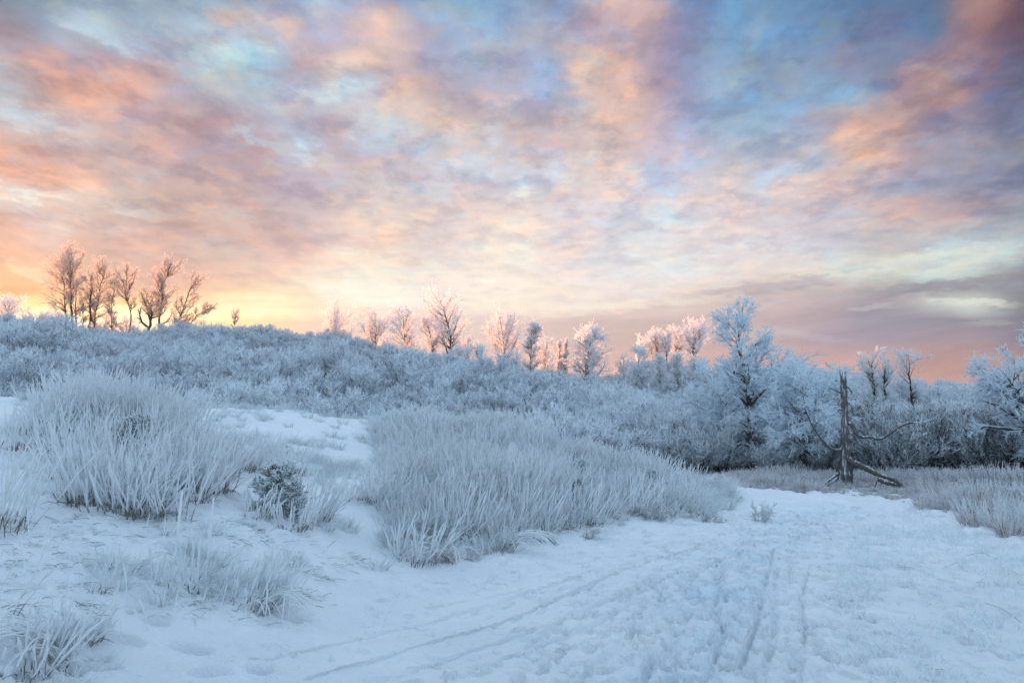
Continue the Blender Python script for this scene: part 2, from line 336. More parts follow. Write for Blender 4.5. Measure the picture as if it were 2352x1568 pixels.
# people walked along a lane that runs up the right half of the path
LANE = np.array([G0(*p)[:2] for p in ((1560,1700),(1600,1500),(1640,1380),(1690,1290),(1790,1220),(1870,1170))])
def along(poly, t):
    s = np.r_[0, np.cumsum(np.hypot(*np.diff(poly, axis=0).T))]; q = t*s[-1]
    return np.interp(q, s, poly[:, 0]), np.interp(q, s, poly[:, 1])
for k in range(1500):
    t = rng.random()
    x, y = along(LANE, t); w = rng.normal(0, .55 + .05*y)
    x = x + w; y = y + rng.normal(0, .15)
    a = rng.normal(radians(78), .45)
    stamp(x, y, a, rng.uniform(.08, .13), rng.uniform(.03, .045), rng.uniform(.012, .034), rng.uniform(.15, .5))
for k in range(2600):            # churned snow over the whole path and meadow
    x = rng.uniform(-1.5, 9); y = rng.uniform(3.2, 17)
    stamp(x, y, rng.uniform(0, 3.1), rng.uniform(.03, .12), rng.uniform(.015, .05), rng.uniform(.008, .022))
for k in range(260):
    x = rng.uniform(2.8, 10); y = rng.uniform(3.2, 14)
    if x < 2.2 + y*.25: continue
    stamp(x, y, rng.uniform(0, 3.1), rng.uniform(.05, .13), rng.uniform(.04, .09), rng.uniform(.02, .05), .2)
for k in range(200):
    x = rng.uniform(-8, -1); y = rng.uniform(4, 12)
    if x > -y*.3: continue
    stamp(x, y, rng.normal(0, .4), rng.uniform(.08, .2), rng.uniform(.04, .08), rng.uniform(.02, .05), .3)
def track(pts, dep, wd, rim=.35, wob=.0):
    pts = np.array([G0(*p)[:2] for p in pts]); n = len(pts); dep = dep*2.3
    t = np.linspace(0, n-1, 60*n); k = np.arange(n)
    xs = np.interp(t, k, pts[:, 0]); ys = np.interp(t, k, pts[:, 1])
    ker_ = np.ones(45)/45
    xp = np.pad(xs, 22, 'edge'); yp = np.pad(ys, 22, 'edge'); xs = np.convolve(xp, ker_, 'valid'); ys = np.convolve(yp, ker_, 'valid')
    xs = xs + wob*np.sin(t*2.1)
    i0, i1 = np.clip([int((xs.min()-.4-RX0)/RS), int((xs.max()+.4-RX0)/RS)], 0, nx); j0, j1 = np.clip([int((ys.min()-.4-RY0)/RS), int((ys.max()+.4-RY0)/RS)], 0, ny)
    acc = np.full((j1-j0, i1-i0), 9.0)
    for a in range(len(xs)-1):
        x, y = xs[a], ys[a]; R = .34
        p0, p1 = max(int((x-R-RX0)/RS), i0), min(int((x+R-RX0)/RS), i1); q0, q1 = max(int((y-R-RY0)/RS), j0), min(int((y+R-RY0)/RS), j1)
        if p0 >= p1 or q0 >= q1: continue
        dx, dy = xs[a+1]-x, ys[a+1]-y; L2 = dx*dx+dy*dy+1e-12
        X = GX[q0:q1, p0:p1]-x; Y = GY[q0:q1, p0:p1]-y
        tt = np.clip((X*dx+Y*dy)/L2, 0, 1); d = np.hypot(X-tt*dx, Y-tt*dy)
        acc[q0-j0:q1-j0, p0-i0:p1-i0] = np.minimum(acc[q0-j0:q1-j0, p0-i0:p1-i0], d)
    dep = dep*.95; wd = wd*.7
    nz = 1 + 1.2*vnoise(GX[j0:j1, i0:i1]*3, GY[j0:j1, i0:i1]*3, 77)
    H[j0:j1, i0:i1] += (-dep*np.exp(-(acc/wd)**4) + dep*rim*np.exp(-((acc-wd*1.7)/(wd*.5))**2))*nz
track([(690,1530),(900,1470),(1060,1430),(1180,1395),(1300,1350),(1480,1290),(1650,1230)], .03, .035)
track([(760,1568),(960,1510),(1150,1455),(1300,1400),(1500,1330)], .022, .045)
track([(870,1600),(1100,1520),(1300,1450),(1460,1370)], .018, .05)
track([(1010,1390),(1150,1350),(1350,1310),(1550,1270)], .016, .04)
track([(980,1365),(1200,1330),(1400,1300)], .012, .035)
track([(1320,1568),(1420,1480),(1540,1360),(1640,1290),(1740,1220)], .014, .06)
track([(1470,1568),(1540,1470),(1600,1370),(1680,1290)], .014, .06)
track([(1610,1600),(1650,1490),(1665,1440),(1640,1390),(1655,1340)], .02, .03, .6)
track([(1690,1568),(1735,1440),(1750,1380),(1762,1320),(1775,1260)], .022, .03, .6)
track([(560,1500),(800,1440),(1000,1395),(1200,1340),(1400,1290)], .014, .022)
track([(1120,1600),(1280,1500),(1420,1420),(1600,1330)], .014, .022)
track([(1500,1600),(1600,1490),(1700,1400),(1800,1330)], .014, .022)
track([(1830,1600),(1850,1480),(1840,1380),(1860,1290)], .014, .022)
track([(1250,1420),(1400,1370),(1560,1320),(1700,1270)], .012, .02)
track([(1740,1600),(1780,1450),(1775,1380),(1785,1300)], .016, .04)
track([(1775,1262),(1850,1230),(1920,1205)], .02, .03)
track([(1230,1480),(1290,1520),(1320,1560)], .015, .03)
track([(1450,1440),(1490,1480),(1500,1510)], .02, .03)
track([(1180,1500),(1240,1440),(1300,1400)], .015, .04)
def hrast(x, y):
    fx = (x-RX0)/RS - .5; fy = (y-RY0)/RS - .5
    ok = (fx > 1) & (fy > 1) & (fx < nx-2) & (fy < ny-2)
    fx = np.clip(fx, 0, nx-2.001); fy = np.clip(fy, 0, ny-2.001)
    i = fx.astype(int); j = fy.astype(int); u = fx-i; v = fy-j
    h = (H[j, i]*(1-u) + H[j, i+1]*u)*(1-v) + (H[j+1, i]*(1-u) + H[j+1, i+1]*u)*v
    edge = np.clip(np.minimum.reduce([x-RX0, RX1-x, y-RY0, RY1-y])/1.0, 0, 1)
    return np.where(ok, h*edge, 0)
def hz(x, y):
    x = np.atleast_1d(np.asarray(x, float)); y = np.atleast_1d(np.asarray(y, float))
    return base_h(x, y).reshape(x.shape) + hrast(x, y)
def hz1(x, y): return float(hz(x, y)[0])

# ------------------------------------------------------------------ mesh building
def mesh_from(name, V, F, mat, smooth=True, attrs=None):
    me = bpy.data.meshes.new(name); k = F.shape[1]
    me.vertices.add(len(V)); me.vertices.foreach_set('co', V.astype(np.float32).ravel())
    me.loops.add(F.size); me.loops.foreach_set('vertex_index', F.astype(np.int32).ravel())
    me.polygons.add(len(F)); me.polygons.foreach_set('loop_start', np.arange(0, F.size, k, dtype=np.int32))
    if smooth: me.polygons.foreach_set('use_smooth', np.ones(len(F), bool))
    for an, av in (attrs or {}).items():
        a = me.attributes.new(an, 'FLOAT', 'POINT'); a.data.foreach_set('value', av.astype(np.float32))
    me.update(calc_edges=True)
    if mat: me.materials.append(mat)
    return me
def link(name, me, parent=None, loc=(0, 0, 0)):
    o = bpy.data.objects.new(name, me); COL.objects.link(o); o.location = loc
    if parent: o.parent = parent
    return o
class Tubes:
    def __init__(s): s.V = []; s.F = []; s.A = []; s.n = 0
    def add(s, pts, rad, sides=3, frost=1.0):
        pts = np.asarray(pts, float); rad = np.asarray(rad, float)
        N, K, _ = pts.shape
        t = np.gradient(pts, axis=1); t /= np.linalg.norm(t, axis=2, keepdims=True) + 1e-9
        m = pts[:, -1] - pts[:, 0]; m /= np.linalg.norm(m, axis=1, keepdims=True) + 1e-9
        ref = np.where(np.abs(m[:, 2:3]) > .8, np.array([[1., .2, 0]]), np.array([[.1, .1, 1.]]))
        n1 = np.cross(t, ref[:, None, :]); n1 /= np.linalg.norm(n1, axis=2, keepdims=True) + 1e-9
        n2 = np.cross(t, n1)
        a = np.arange(sides)*2*np.pi/sides
        ring = pts[:, :, None, :] + rad[:, :, None, None]*(np.cos(a)[None, None, :, None]*n1[:, :, None, :] + np.sin(a)[None, None, :, None]*n2[:, :, None, :])
        s.V.append(ring.reshape(-1, 3))
        fr = np.broadcast_to(np.asarray(frost, float).reshape(-1, 1) if np.ndim(frost) == 1 else frost, (N, K))
        s.A.append(np.repeat(fr.ravel(), sides))
        b = s.n + (np.arange(N)*K*sides)[:, None, None] + (np.arange(K-1)*sides)[None, :, None] + np.arange(sides)[None, None, :]
        c = s.n + (np.arange(N)*K*sides)[:, None, None] + (np.arange(K-1)*sides)[None, :, None] + ((np.arange(sides)+1) % sides)[None, None, :]
        F = np.stack([b, c, c + sides, b + sides], -1).reshape(-1, 4)
        s.F.append(F); s.n += N*K*sides
    def ribbon(s, pts, rad, rg, frost=1.0):      # flat feathers of rime, each turned its own way
        pts = np.asarray(pts, float); N, K, _ = pts.shape
        m = unit(pts[:, -1] - pts[:, 0]); q = rg.normal(0, 1, (N, 3)); q = unit(q - (q*m).sum(1, keepdims=True)*m)
        rad = np.broadcast_to(rad, (N, K))
        V = np.stack([pts - q[:, None]*rad[..., None], pts + q[:, None]*rad[..., None]], 2)
        s.V.append(V.reshape(-1, 3)); s.A.append(np.repeat(np.broadcast_to(frost, (N, K)).ravel(), 2))
        b = s.n + (np.arange(N)*K*2)[:, None] + (np.arange(K-1)*2)[None, :]
        s.F.append(np.stack([b, b+1, b+3, b+2], -1).reshape(-1, 4)); s.n += N*K*2
    def mesh(s, name, mat, origin=(0, 0, 0)):
        return mesh_from(name, np.concatenate(s.V) - np.array(origin), np.concatenate(s.F), mat, True, {'frost': np.concatenate(s.A)})

def unit(v): return v/(np.linalg.norm(v, axis=-1, keepdims=True) + 1e-9)
def grow(p0, d0, L, K, wob, up, rg, side=(0, 0, 0)):
    N = len(p0); pts = np.empty((N, K, 3)); pts[:, 0] = p0; d = unit(d0); st = (L/(K-1))[:, None]
    bias = np.array(side, float) + np.array([0, 0, up])
    for k in range(1, K):
        d = unit(d + rg.normal(0, wob, (N, 3)) + bias)
        pts[:, k] = pts[:, k-1] + d*st
    return pts
def spawn(Pp, Rp, n, t0, t1, ang, L, K, wob, up, rg, rf=.6, r1=.3, rmin=.01, side=(0, 0, 0), tpow=1.0):
    N, KK, _ = Pp.shape; idx = np.repeat(np.arange(N), n)
    t = t0 + (t1-t0)*rg.random(len(idx))**tpow; f = t*(KK-1); i = np.minimum(f.astype(int), KK-2); u = (f-i)[:, None]
    a = Pp[idx, i]; b = Pp[idx, i+1]; p0 = a*(1-u) + b*u; d = unit(b-a)
    pr = rg.normal(0, 1, (len(idx), 3)); pr = unit(pr - (pr*d).sum(1, keepdims=True)*d)
    an = ang*rg.uniform(.6, 1.3, len(idx))[:, None]
    dd = np.cos(an)*d + np.sin(an)*pr
    LL = (L(t, idx) if callable(L) else np.full(len(idx), L))*rg.uniform(.6, 1.25, len(idx))
    pts = grow(p0, dd, LL, K, wob, up, rg, side)
    r0 = np.maximum((Rp[idx, i]*(1-u[:, 0]) + Rp[idx, i+1]*u[:, 0])*rf, rmin)
    taper = np.linspace(1, r1, K)[None, :]
    R = np.maximum(r0[:, None]*taper, rmin*.75)
    return pts, R

# ------------------------------------------------------------------ materials
def mat_new(name):
    m = bpy.data.materials.new(name); m.use_nodes = True; nt = m.node_tree; nt.nodes.clear(); return m, nt
def frost_mat(name, white, bark, rough=.75, trans=.25, nzk=.55, bias=0.0, nscale=9, bump=.0, namp=1.3, grain=0):
    m, nt = mat_new(name); N = nt.nodes; L = nt.links
    at = N.new('ShaderNodeAttribute'); at.attribute_name = 'frost'
    ge = N.new('ShaderNodeNewGeometry'); sp = N.new('ShaderNodeSeparateXYZ'); L.new(ge.outputs['Normal'], sp.inputs[0])
    tc = N.new('ShaderNodeTexCoord'); no = N.new('ShaderNodeTexNoise'); no.inputs['Scale'].default_value = nscale; no.inputs['Detail'].default_value = 4
    vec = tc.outputs['Object']
    if grain:
        mp = N.new('ShaderNodeMapping'); mp.inputs['Scale'].default_value = (1, 1, grain); L.new(vec, mp.inputs['Vector']); vec = mp.outputs[0]
    L.new(vec, no.inputs['Vector'])
    def mm(op, a, b, c=None, cl=False):
        x = N.new('ShaderNodeMath'); x.operation = op; x.use_clamp = cl
        for i, v in enumerate((a, b, c)):
            if v is None: continue
            if hasattr(v, 'is_linked'): L.new(v, x.inputs[i])
            else: x.inputs[i].default_value = v
        return x.outputs[0]
    f = mm('MULTIPLY_ADD', sp.outputs[2], nzk, at.outputs['Fac'])
    f = mm('ADD', f, mm('MULTIPLY', mm('SUBTRACT', no.outputs[0], .5), namp))
    f = mm('ADD', f, bias)
    rp = N.new('ShaderNodeMapRange'); rp.interpolation_type = 'SMOOTHSTEP'; L.new(f, rp.inputs[0]); rp.inputs[1].default_value = .25; rp.inputs[2].default_value = .75
    mx = N.new('ShaderNodeMix'); mx.data_type = 'RGBA'; L.new(rp.outputs[0], mx.inputs[0]); mx.inputs[6].default_value = (*bark, 1); mx.inputs[7].default_value = (*white, 1)
    bs = N.new('ShaderNodeBsdfPrincipled'); L.new(mx.outputs[2], bs.inputs['Base Color']); bs.inputs['Roughness'].default_value = rough
    bs.inputs['Specular IOR Level'].default_value = .25
    if bump:
        bn = N.new('ShaderNodeTexNoise'); bn.inputs['Scale'].default_value = nscale*9; bn.inputs['Detail'].default_value = 3; L.new(vec, bn.inputs['Vector'])
        bu = N.new('ShaderNodeBump'); bu.inputs['Strength'].default_value = bump; bu.inputs['Distance'].default_value = .02; L.new(bn.outputs[0], bu.inputs['Height']); L.new(bu.outputs[0], bs.inputs['Normal'])
    out = N.new('ShaderNodeOutputMaterial')
    if trans > 0:
        tr = N.new('ShaderNodeBsdfTranslucent'); L.new(mx.outputs[2], tr.inputs[0])
        ms = N.new('ShaderNodeMixShader'); ms.inputs[0].default_value = trans; L.new(bs.outputs[0], ms.inputs[1]); L.new(tr.outputs[0], ms.inputs[2]); L.new(ms.outputs[0], out.inputs[0])
    else: L.new(bs.outputs[0], out.inputs[0])
    return m
M_SHRUB = frost_mat('hoar_frosted_twigs', (.88, .915, .955), (.075, .07, .07), trans=.25, nzk=.5, bias=-.15)
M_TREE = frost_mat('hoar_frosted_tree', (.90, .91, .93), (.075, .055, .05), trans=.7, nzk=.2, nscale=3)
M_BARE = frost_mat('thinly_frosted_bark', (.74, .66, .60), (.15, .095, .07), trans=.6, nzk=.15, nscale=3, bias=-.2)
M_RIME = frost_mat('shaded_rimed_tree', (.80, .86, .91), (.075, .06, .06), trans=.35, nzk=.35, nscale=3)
M_STALK = frost_mat('rimed_stalk', (.95, .97, .985), (.36, .33, .31), trans=.5, nzk=.15, nscale=14, bump=.6)
M_GRASS = frost_mat('frosted_dry_grass', (.91, .95, .97), (.30, .23, .18), trans=.4, nzk=.2, nscale=6, bias=.3)
M_BROWN = frost_mat('frosted_brown_grass', (.90, .90, .93), (.42, .32, .28), trans=.3, nzk=.25, nscale=2.5, bias=.16)
M_DEAD = frost_mat('weathered_wood', (.80, .84, .87), (.12, .105, .10), rough=.85, trans=0, nzk=.55, nscale=16, bump=1.0, namp=1.5, bias=-.03, grain=.2)
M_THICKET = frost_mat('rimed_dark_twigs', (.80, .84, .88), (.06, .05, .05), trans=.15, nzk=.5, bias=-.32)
M_SPRUCE = frost_mat('rimed_spruce_needles', (.85, .89, .92), (.07, .10, .09), trans=.1, nzk=.7, nscale=12, bias=.42)
def snow_mat(name, bumpscale=1.0):
    m, nt = mat_new(name); N = nt.nodes; L = nt.links
    tc = N.new('ShaderNodeTexCoord')
    def noi(s, d, r=.6):
        x = N.new('ShaderNodeTexNoise'); x.inputs['Scale'].default_value = s; x.inputs['Detail'].default_value = d; x.inputs['Roughness'].default_value = r
        L.new(tc.outputs['Object'], x.inputs['Vector']); return x.outputs[0]
    b1 = noi(24, 6, .7); b2 = noi(110, 3, .6)
    ad = N.new('ShaderNodeMath'); ad.operation = 'MULTIPLY_ADD'; L.new(b2, ad.inputs[0]); ad.inputs[1].default_value = .25; L.new(b1, ad.inputs[2])
    bu = N.new('ShaderNodeBump'); bu.inputs['Strength'].default_value = .9*bumpscale; bu.inputs['Distance'].default_value = .035; L.new(ad.outputs[0], bu.inputs['Height'])
    bs = N.new('ShaderNodeBsdfPrincipled'); bs.inputs['Roughness'].default_value = .7; bs.inputs['Specular IOR Level'].default_value = .3
    cr = N.new('ShaderNodeValToRGB'); cr.color_ramp.elements[0].color = (.82, .84, .90, 1); cr.color_ramp.elements[1].color = (.90, .905, .95, 1)
    cr.color_ramp.elements[0].position = .35; cr.color_ramp.elements[1].position = .65
    L.new(noi(.9, 4), cr.inputs[0]); ic = N.new('ShaderNodeAttribute'); ic.attribute_name = 'lane_tint'; im = N.new('ShaderNodeMix'); im.data_type = 'RGBA'; L.new(ic.outputs['Fac'], im.inputs[0]); L.new(cr.outputs[0], im.inputs[6]); im.inputs[7].default_value = (.76, .84, .93, 1); L.new(im.outputs[2], bs.inputs['Base Color']); L.new(bu.outputs[0], bs.inputs['Normal'])
    out = N.new('ShaderNodeOutputMaterial'); L.new(bs.outputs[0], out.inputs[0])
    return m
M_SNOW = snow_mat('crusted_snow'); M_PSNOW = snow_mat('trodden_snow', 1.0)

# ------------------------------------------------------------------ ground sheet and snowy path (one continuous relief)
def build_ground():
    az = np.concatenate([np.linspace(-58, 58, 940), np.linspace(58, 302, 120)[1:-1]])*math.pi/180
    rr = np.concatenate([np.geomspace(.6, 2.2, 14)[:-1], np.geomspace(2.2, 30, 1100)[:-1], np.geomspace(30, 190, 110)[:-1], np.geomspace(190, 4000, 16)])
    A, R = np.meshgrid(az, rr); X = (np.sin(A)*R).ravel(); Y = (np.cos(A)*R).ravel()
    Z = base_h(X, Y) + hrast(X, Y)
    na, nr = len(az), len(rr)
    i = np.arange(nr-1)[:, None]*na; j = np.arange(na)[None, :]; j2 = (j+1) % na
    F = np.stack([i+j, i+j2, i+na+j2, i+na+j], -1).reshape(-1, 4)[:, ::-1]
    V = np.stack([X, Y, Z], 1)
    cx = V[F].mean(1); inp = inpoly(cx[:, 0], cx[:, 1], PATH)
    # centre cap
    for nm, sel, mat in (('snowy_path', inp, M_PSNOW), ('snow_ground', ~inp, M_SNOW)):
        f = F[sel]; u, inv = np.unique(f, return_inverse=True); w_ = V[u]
        ld = np.full(len(u), 1e9)
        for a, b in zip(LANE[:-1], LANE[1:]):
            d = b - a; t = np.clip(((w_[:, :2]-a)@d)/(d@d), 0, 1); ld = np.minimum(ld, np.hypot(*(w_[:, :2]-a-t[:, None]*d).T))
        lane_tint = np.exp(-(ld/(.35+.035*w_[:, 1]))**2)*np.clip(.6+1.2*fbm(w_[:, 0]*2, w_[:, 1]*2, 3, 91), 0, 1)  # bluer tint strongest along the walked lane, broken up by noise
        o = link(nm, mesh_from(nm, w_, inv.reshape(f.shape), mat, attrs={'lane_tint': lane_tint}))
        tag(o, kind='structure')
    tag(bpy.data.objects['snowy_path'], 'trodden snowy path with footprints and ski tracks', 'path')
    tag(bpy.data.objects['snow_ground'], 'snow-covered banks, meadow and hillside', 'ground')
build_ground()

# ------------------------------------------------------------------ stuff scattered by geometry nodes from real, visible source things
def scatter(name, xyz, scale, rotz, variants, sources, label, cat, tilt=None):
    n_ = len(xyz); me = bpy.data.meshes.new(name); me.vertices.add(n_); me.vertices.foreach_set('co', np.asarray(xyz, np.float32).ravel())
    a = me.attributes.new('sc', 'FLOAT_VECTOR', 'POINT')
    scale = np.asarray(scale, np.float32); scale = scale if scale.ndim == 2 else np.repeat(scale[:, None], 3, 1)
    a.data.foreach_set('vector', scale.ravel())
    rot = np.zeros((n_, 3), np.float32); rot[:, 2] = rotz
    if tilt is not None: rot[:, :2] = tilt
    a = me.attributes.new('rot', 'FLOAT_VECTOR', 'POINT'); a.data.foreach_set('vector', rot.ravel())
    a = me.attributes.new('var', 'INT', 'POINT'); a.data.foreach_set('value', np.asarray(variants, np.int32))
    me.update(); o = link(name, me); tag(o, label, cat, kind='stuff')
    ng = bpy.data.node_groups.new(name, 'GeometryNodeTree')
    ng.interface.new_socket('Geometry', in_out='INPUT', socket_type='NodeSocketGeometry'); ng.interface.new_socket('Geometry', in_out='OUTPUT', socket_type='NodeSocketGeometry')
    N = ng.nodes; L = ng.links
    gi = N.new('NodeGroupInput'); go = N.new('NodeGroupOutput'); jn = N.new('GeometryNodeJoinGeometry')
    def named(nm, ty):
        x = N.new('GeometryNodeInputNamedAttribute'); x.data_type = ty; x.inputs['Name'].default_value = nm; return x.outputs['Attribute']
    va, ro, sc = named('var', 'INT'), named('rot', 'FLOAT_VECTOR'), named('sc', 'FLOAT_VECTOR')
    for k, src in enumerate(sources):
        cmpn = N.new('FunctionNodeCompare'); cmpn.data_type = 'INT'; cmpn.operation = 'EQUAL'; L.new(va, cmpn.inputs['A']); cmpn.inputs['B'].default_value = k
        for ip in cmpn.inputs:
            if ip.type == 'INT' and ip.name == 'A' and not ip.is_linked: L.new(va, ip)
            if ip.type == 'INT' and ip.name == 'B': ip.default_value = k
        oi = N.new('GeometryNodeObjectInfo'); oi.transform_space = 'ORIGINAL'; oi.inputs['Object'].default_value = src; oi.inputs['As Instance'].default_value = True
        ip = N.new('GeometryNodeInstanceOnPoints'); L.new(gi.outputs[0], ip.inputs['Points']); L.new(cmpn.outputs[0], ip.inputs['Selection']); L.new(oi.outputs['Geometry'], ip.inputs['Instance'])
        L.new(ro, ip.inputs['Rotation']); L.new(sc, ip.inputs['Scale']); L.new(ip.outputs[0], jn.inputs[0])
    L.new(jn.outputs[0], go.inputs[0])
    md = o.modifiers.new('scatter', 'NODES'); md.node_group = ng
    return o

# ------------------------------------------------------------------ plant generators
def willow_shrub(seed, h=2.4, spread=50, dens=1.0, rt=.0085, lean=(0, 0, 0)):
    rg = np.random.default_rng(seed); T = Tubes(); n = int(24*dens)
    a = rg.uniform(0, 2*np.pi, n); el = radians(spread)*np.sqrt(rg.random(n)); d = np.stack([np.sin(el)*np.cos(a), np.sin(el)*np.sin(a), np.cos(el)], 1)
    b = np.stack([np.cos(a)*.22*rg.random(n), np.sin(a)*.22*rg.random(n), np.full(n, -.15)], 1)
    L = h*rg.uniform(.7, 1.05, n)
    s0 = grow(b, d, L, 6, .10, .05, rg, lean); r0 = np.linspace(1, .4, 6)[None]*rg.uniform(.016, .03, n)[:, None]
    T.add(s0, r0, 4, np.linspace(.0, .6, 6)[None])
    s1, r1 = spawn(s0, r0, 8, .22, 1, .6, lambda t, i: .42*h*(1.15-.7*t), 5, .13, .12, rg, .6, .6, rt)
    T.add(s1, r1, 3, np.linspace(.2, .9, 5)[None])
    s2, r2 = spawn(s1, r1, 6, .15, 1, .65, .17*h, 4, .12, .22, rg, .8, .7, rt)
    T.add(s2, r2, 3, .95)
    s3, r3 = spawn(s2, r2, 9, .15, 1, .6, .075*h, 3, .12, .2, rg, .9, .7, rt)
    T.ribbon(s3, np.array([.8, 1.0, .4])[None]*rt, rg)
    return T
def stalk_clump(seed, n=46, h=.9, rad=.28, r=.0085, lean=(.05, 0, .0), fork=1.4, spread=.38):
    rg = np.random.default_rng(seed); T = Tubes()
    a = rg.uniform(0, 2*np.pi, n); q = np.sqrt(rg.random(n)); b = np.stack([np.cos(a)*q*rad, np.sin(a)*q*rad, np.full(n, -.04)], 1)
    d = np.stack([np.cos(a)*q*spread, np.sin(a)*q*spread, np.ones(n)], 1) + rg.normal(0, .15, (n, 3))
    L = h*rg.uniform(.45, 1.1, n)
    s0 = grow(b, d + np.array(lean)*3, L, 8, .075, .0, rg, np.array(lean)*.25)
    rr = rg.uniform(.7, 1.35, n)[:, None]*r
    prof = np.array([.55, .6, .75, .9, 1.0, 1.05, 1.05, .45])[None]*(1 + rg.normal(0, .1, (n, 8)))
    T.add(s0, rr*prof, 5, np.array([-.1, .3, .75, 1, 1, 1, 1, 1])[None])
    m_ = rg.random(n) < .75
    s1, r1 = spawn(s0[m_], (rr*prof)[m_], max(1, int(fork)), .35, .85, .42, lambda t, i: h*.38*(1.2-t), 5, .07, .10, rg, .85, .9, r*.6, np.array(lean)*.2)
    r1[:, -1] *= .5; T.add(s1, r1, 4, 1.0)
    s2, r2 = spawn(s0[::2], (rr*prof)[::2], 1, .2, .8, .7, h*.13, 3, .2, .05, rg, .5, .8, r*.45)
    T.add(s2, r2, 3, .8)
    # matted dead grass about the foot
    g = int(n*1.6); a = rg.uniform(0, 2*np.pi, g); q = rg.random(g); b = np.stack([np.cos(a)*q*rad*1.1, np.sin(a)*q*rad*1.1, np.full(g, -.01)], 1)
    d = np.stack([np.cos(a), np.sin(a), rg.uniform(.2, 1.2, g)], 1)
    s3 = grow(b, d, rg.uniform(.1, .28, g)*max(.6, h), 5, .15, -.28, rg); T.add(s3, np.linspace(1, .5, 5)[None]*np.full((g, 1), r*.42), 3, rg.choice([.05, .4, .9], g))
    return T
def grass_tuft(seed, n=70, h=.32, rad=.14, r=.0035, droop=-.12, frost=(.35, 1.0)):
    rg = np.random.default_rng(seed); T = Tubes()
    a = rg.uniform(0, 2*np.pi, n); q = np.sqrt(rg.random(n)); b = np.stack([np.cos(a)*q*rad, np.sin(a)*q*rad, np.full(n, -.02)], 1)
    d = np.stack([np.cos(a)*.6, np.sin(a)*.6, rg.uniform(.6, 1.6, n)], 1) + rg.normal(0, .2, (n, 3))
    s0 = grow(b, d, h*rg.uniform(.5, 1.15, n), 6, .09, droop, rg, (.04, 0, 0))
    fr = rg.uniform(*frost, n)[:, None]*np.linspace(.55, 1.1, 6)[None]
    T.add(s0, np.linspace(1, .5, 6)[None]*np.full((n, 1), r)*rg.uniform(.7, 1.5, n)[:, None], 3, fr)
    return T
def arch_grass(seed, n=34, h=.55, r=.006, dirx=1.0):
    rg = np.random.default_rng(seed); T = Tubes()
    b = np.stack([rg.normal(0, .06, n), rg.normal(0, .06, n), np.full(n, -.02)], 1)
    a = rg.normal(0 if dirx > 0 else np.pi, .7, n)
    d = np.stack([np.cos(a)*.35, np.sin(a)*.35, np.ones(n)], 1)
    pts = np.empty((n, 9, 3)); pts[:, 0] = b; dd = unit(d); L = h*rg.uniform(.7, 1.5, n)
    out = np.stack([np.cos(a), np.sin(a), np.zeros(n)], 1)
    for k in range(1, 9):
        dd = unit(dd + out*.16 + np.array([0, 0, -.26])*(k/4.5)); pts[:, k] = pts[:, k-1] + dd*(L/8)[:, None]
    T.add(pts, np.linspace(.8, .6, 9)[None]*np.full((n, 1), r)*rg.uniform(.7, 1.3, n)[:, None], 4, np.linspace(.5, 1.1, 9)[None])
    return T

R_ = np.random.default_rng(5)
SHV = [willow_shrub(100 + k, h=(2.5, 2.9, 2.2)[k % 3], spread=(60, 42, 72)[k % 3], dens=(1, .9, 1.15)[k % 3]).mesh('frosted_shrub', M_SHRUB) for k in range(6)]
CLV = [stalk_clump(200 + k, n=42, h=.85, rad=.42, r=.0088).mesh('frosted_stalk_clump', M_STALK) for k in range(5)]
TFV = [grass_tuft(300 + k).mesh('grass_tuft', M_GRASS) for k in range(4)]
BRV = [grass_tuft(320 + k, n=110, h=.42, rad=.25, r=.006, droop=-.03, frost=(.25, 1.0)).mesh('brown_grass_tuft', M_BROWN) for k in range(4)]

# ---- hillside shrubs: individuals on the near slope
def px_of(x, y, z):
    c, s_ = cos(PITCH), sin(PITCH); dz = z - CAMZ
    f = y*c + dz*s_; v = -y*s_ + dz*c
    return 1176 + 1568*x/f, 784 - 1568*v/f
def slope_top(px):
    return np.interp(px, [-400,100,269,430,632,816,950,1031,1138,1223,1331,1438,1492,1572,1640,1700], [60,62,62,61,60,59,59,59,57,55,51,48,45,42,38,34])
pts = []
y = 31.0
while y < 63:
    step = 2.05 + (y-31)*.022
    x = -y*.80 - 4
    while x < 22:
        xx = x + R_.uniform(-.8, .8); yy = y + R_.uniform(-.7, .7)
        p, q = px_of(xx, yy, 3.0)
        if yy < slope_top(p) and p < 1640 and p > -90 and not (p > 1480 and yy < 30): pts.append((xx, yy))
        x += step
    y += step*.92
pts = np.array(pts); zz = hz(pts[:, 0], pts[:, 1])
pq = np.array([px_of(a, b, c) for (a, b), c in zip(pts, zz + 2.3)])
order = np.argsort(pts[:, 1])
def zone(p, row):
    w = 'left third' if p < 560 else ('middle' if p < 1100 else 'right part')
    return 'frosted willow shrub in the %s of the hillside thicket, %s' % (w, row)
SHG = 'frosted willow shrubs packed on the hillside behind the snowy bank'
extra = []
cnt = 0; first = []
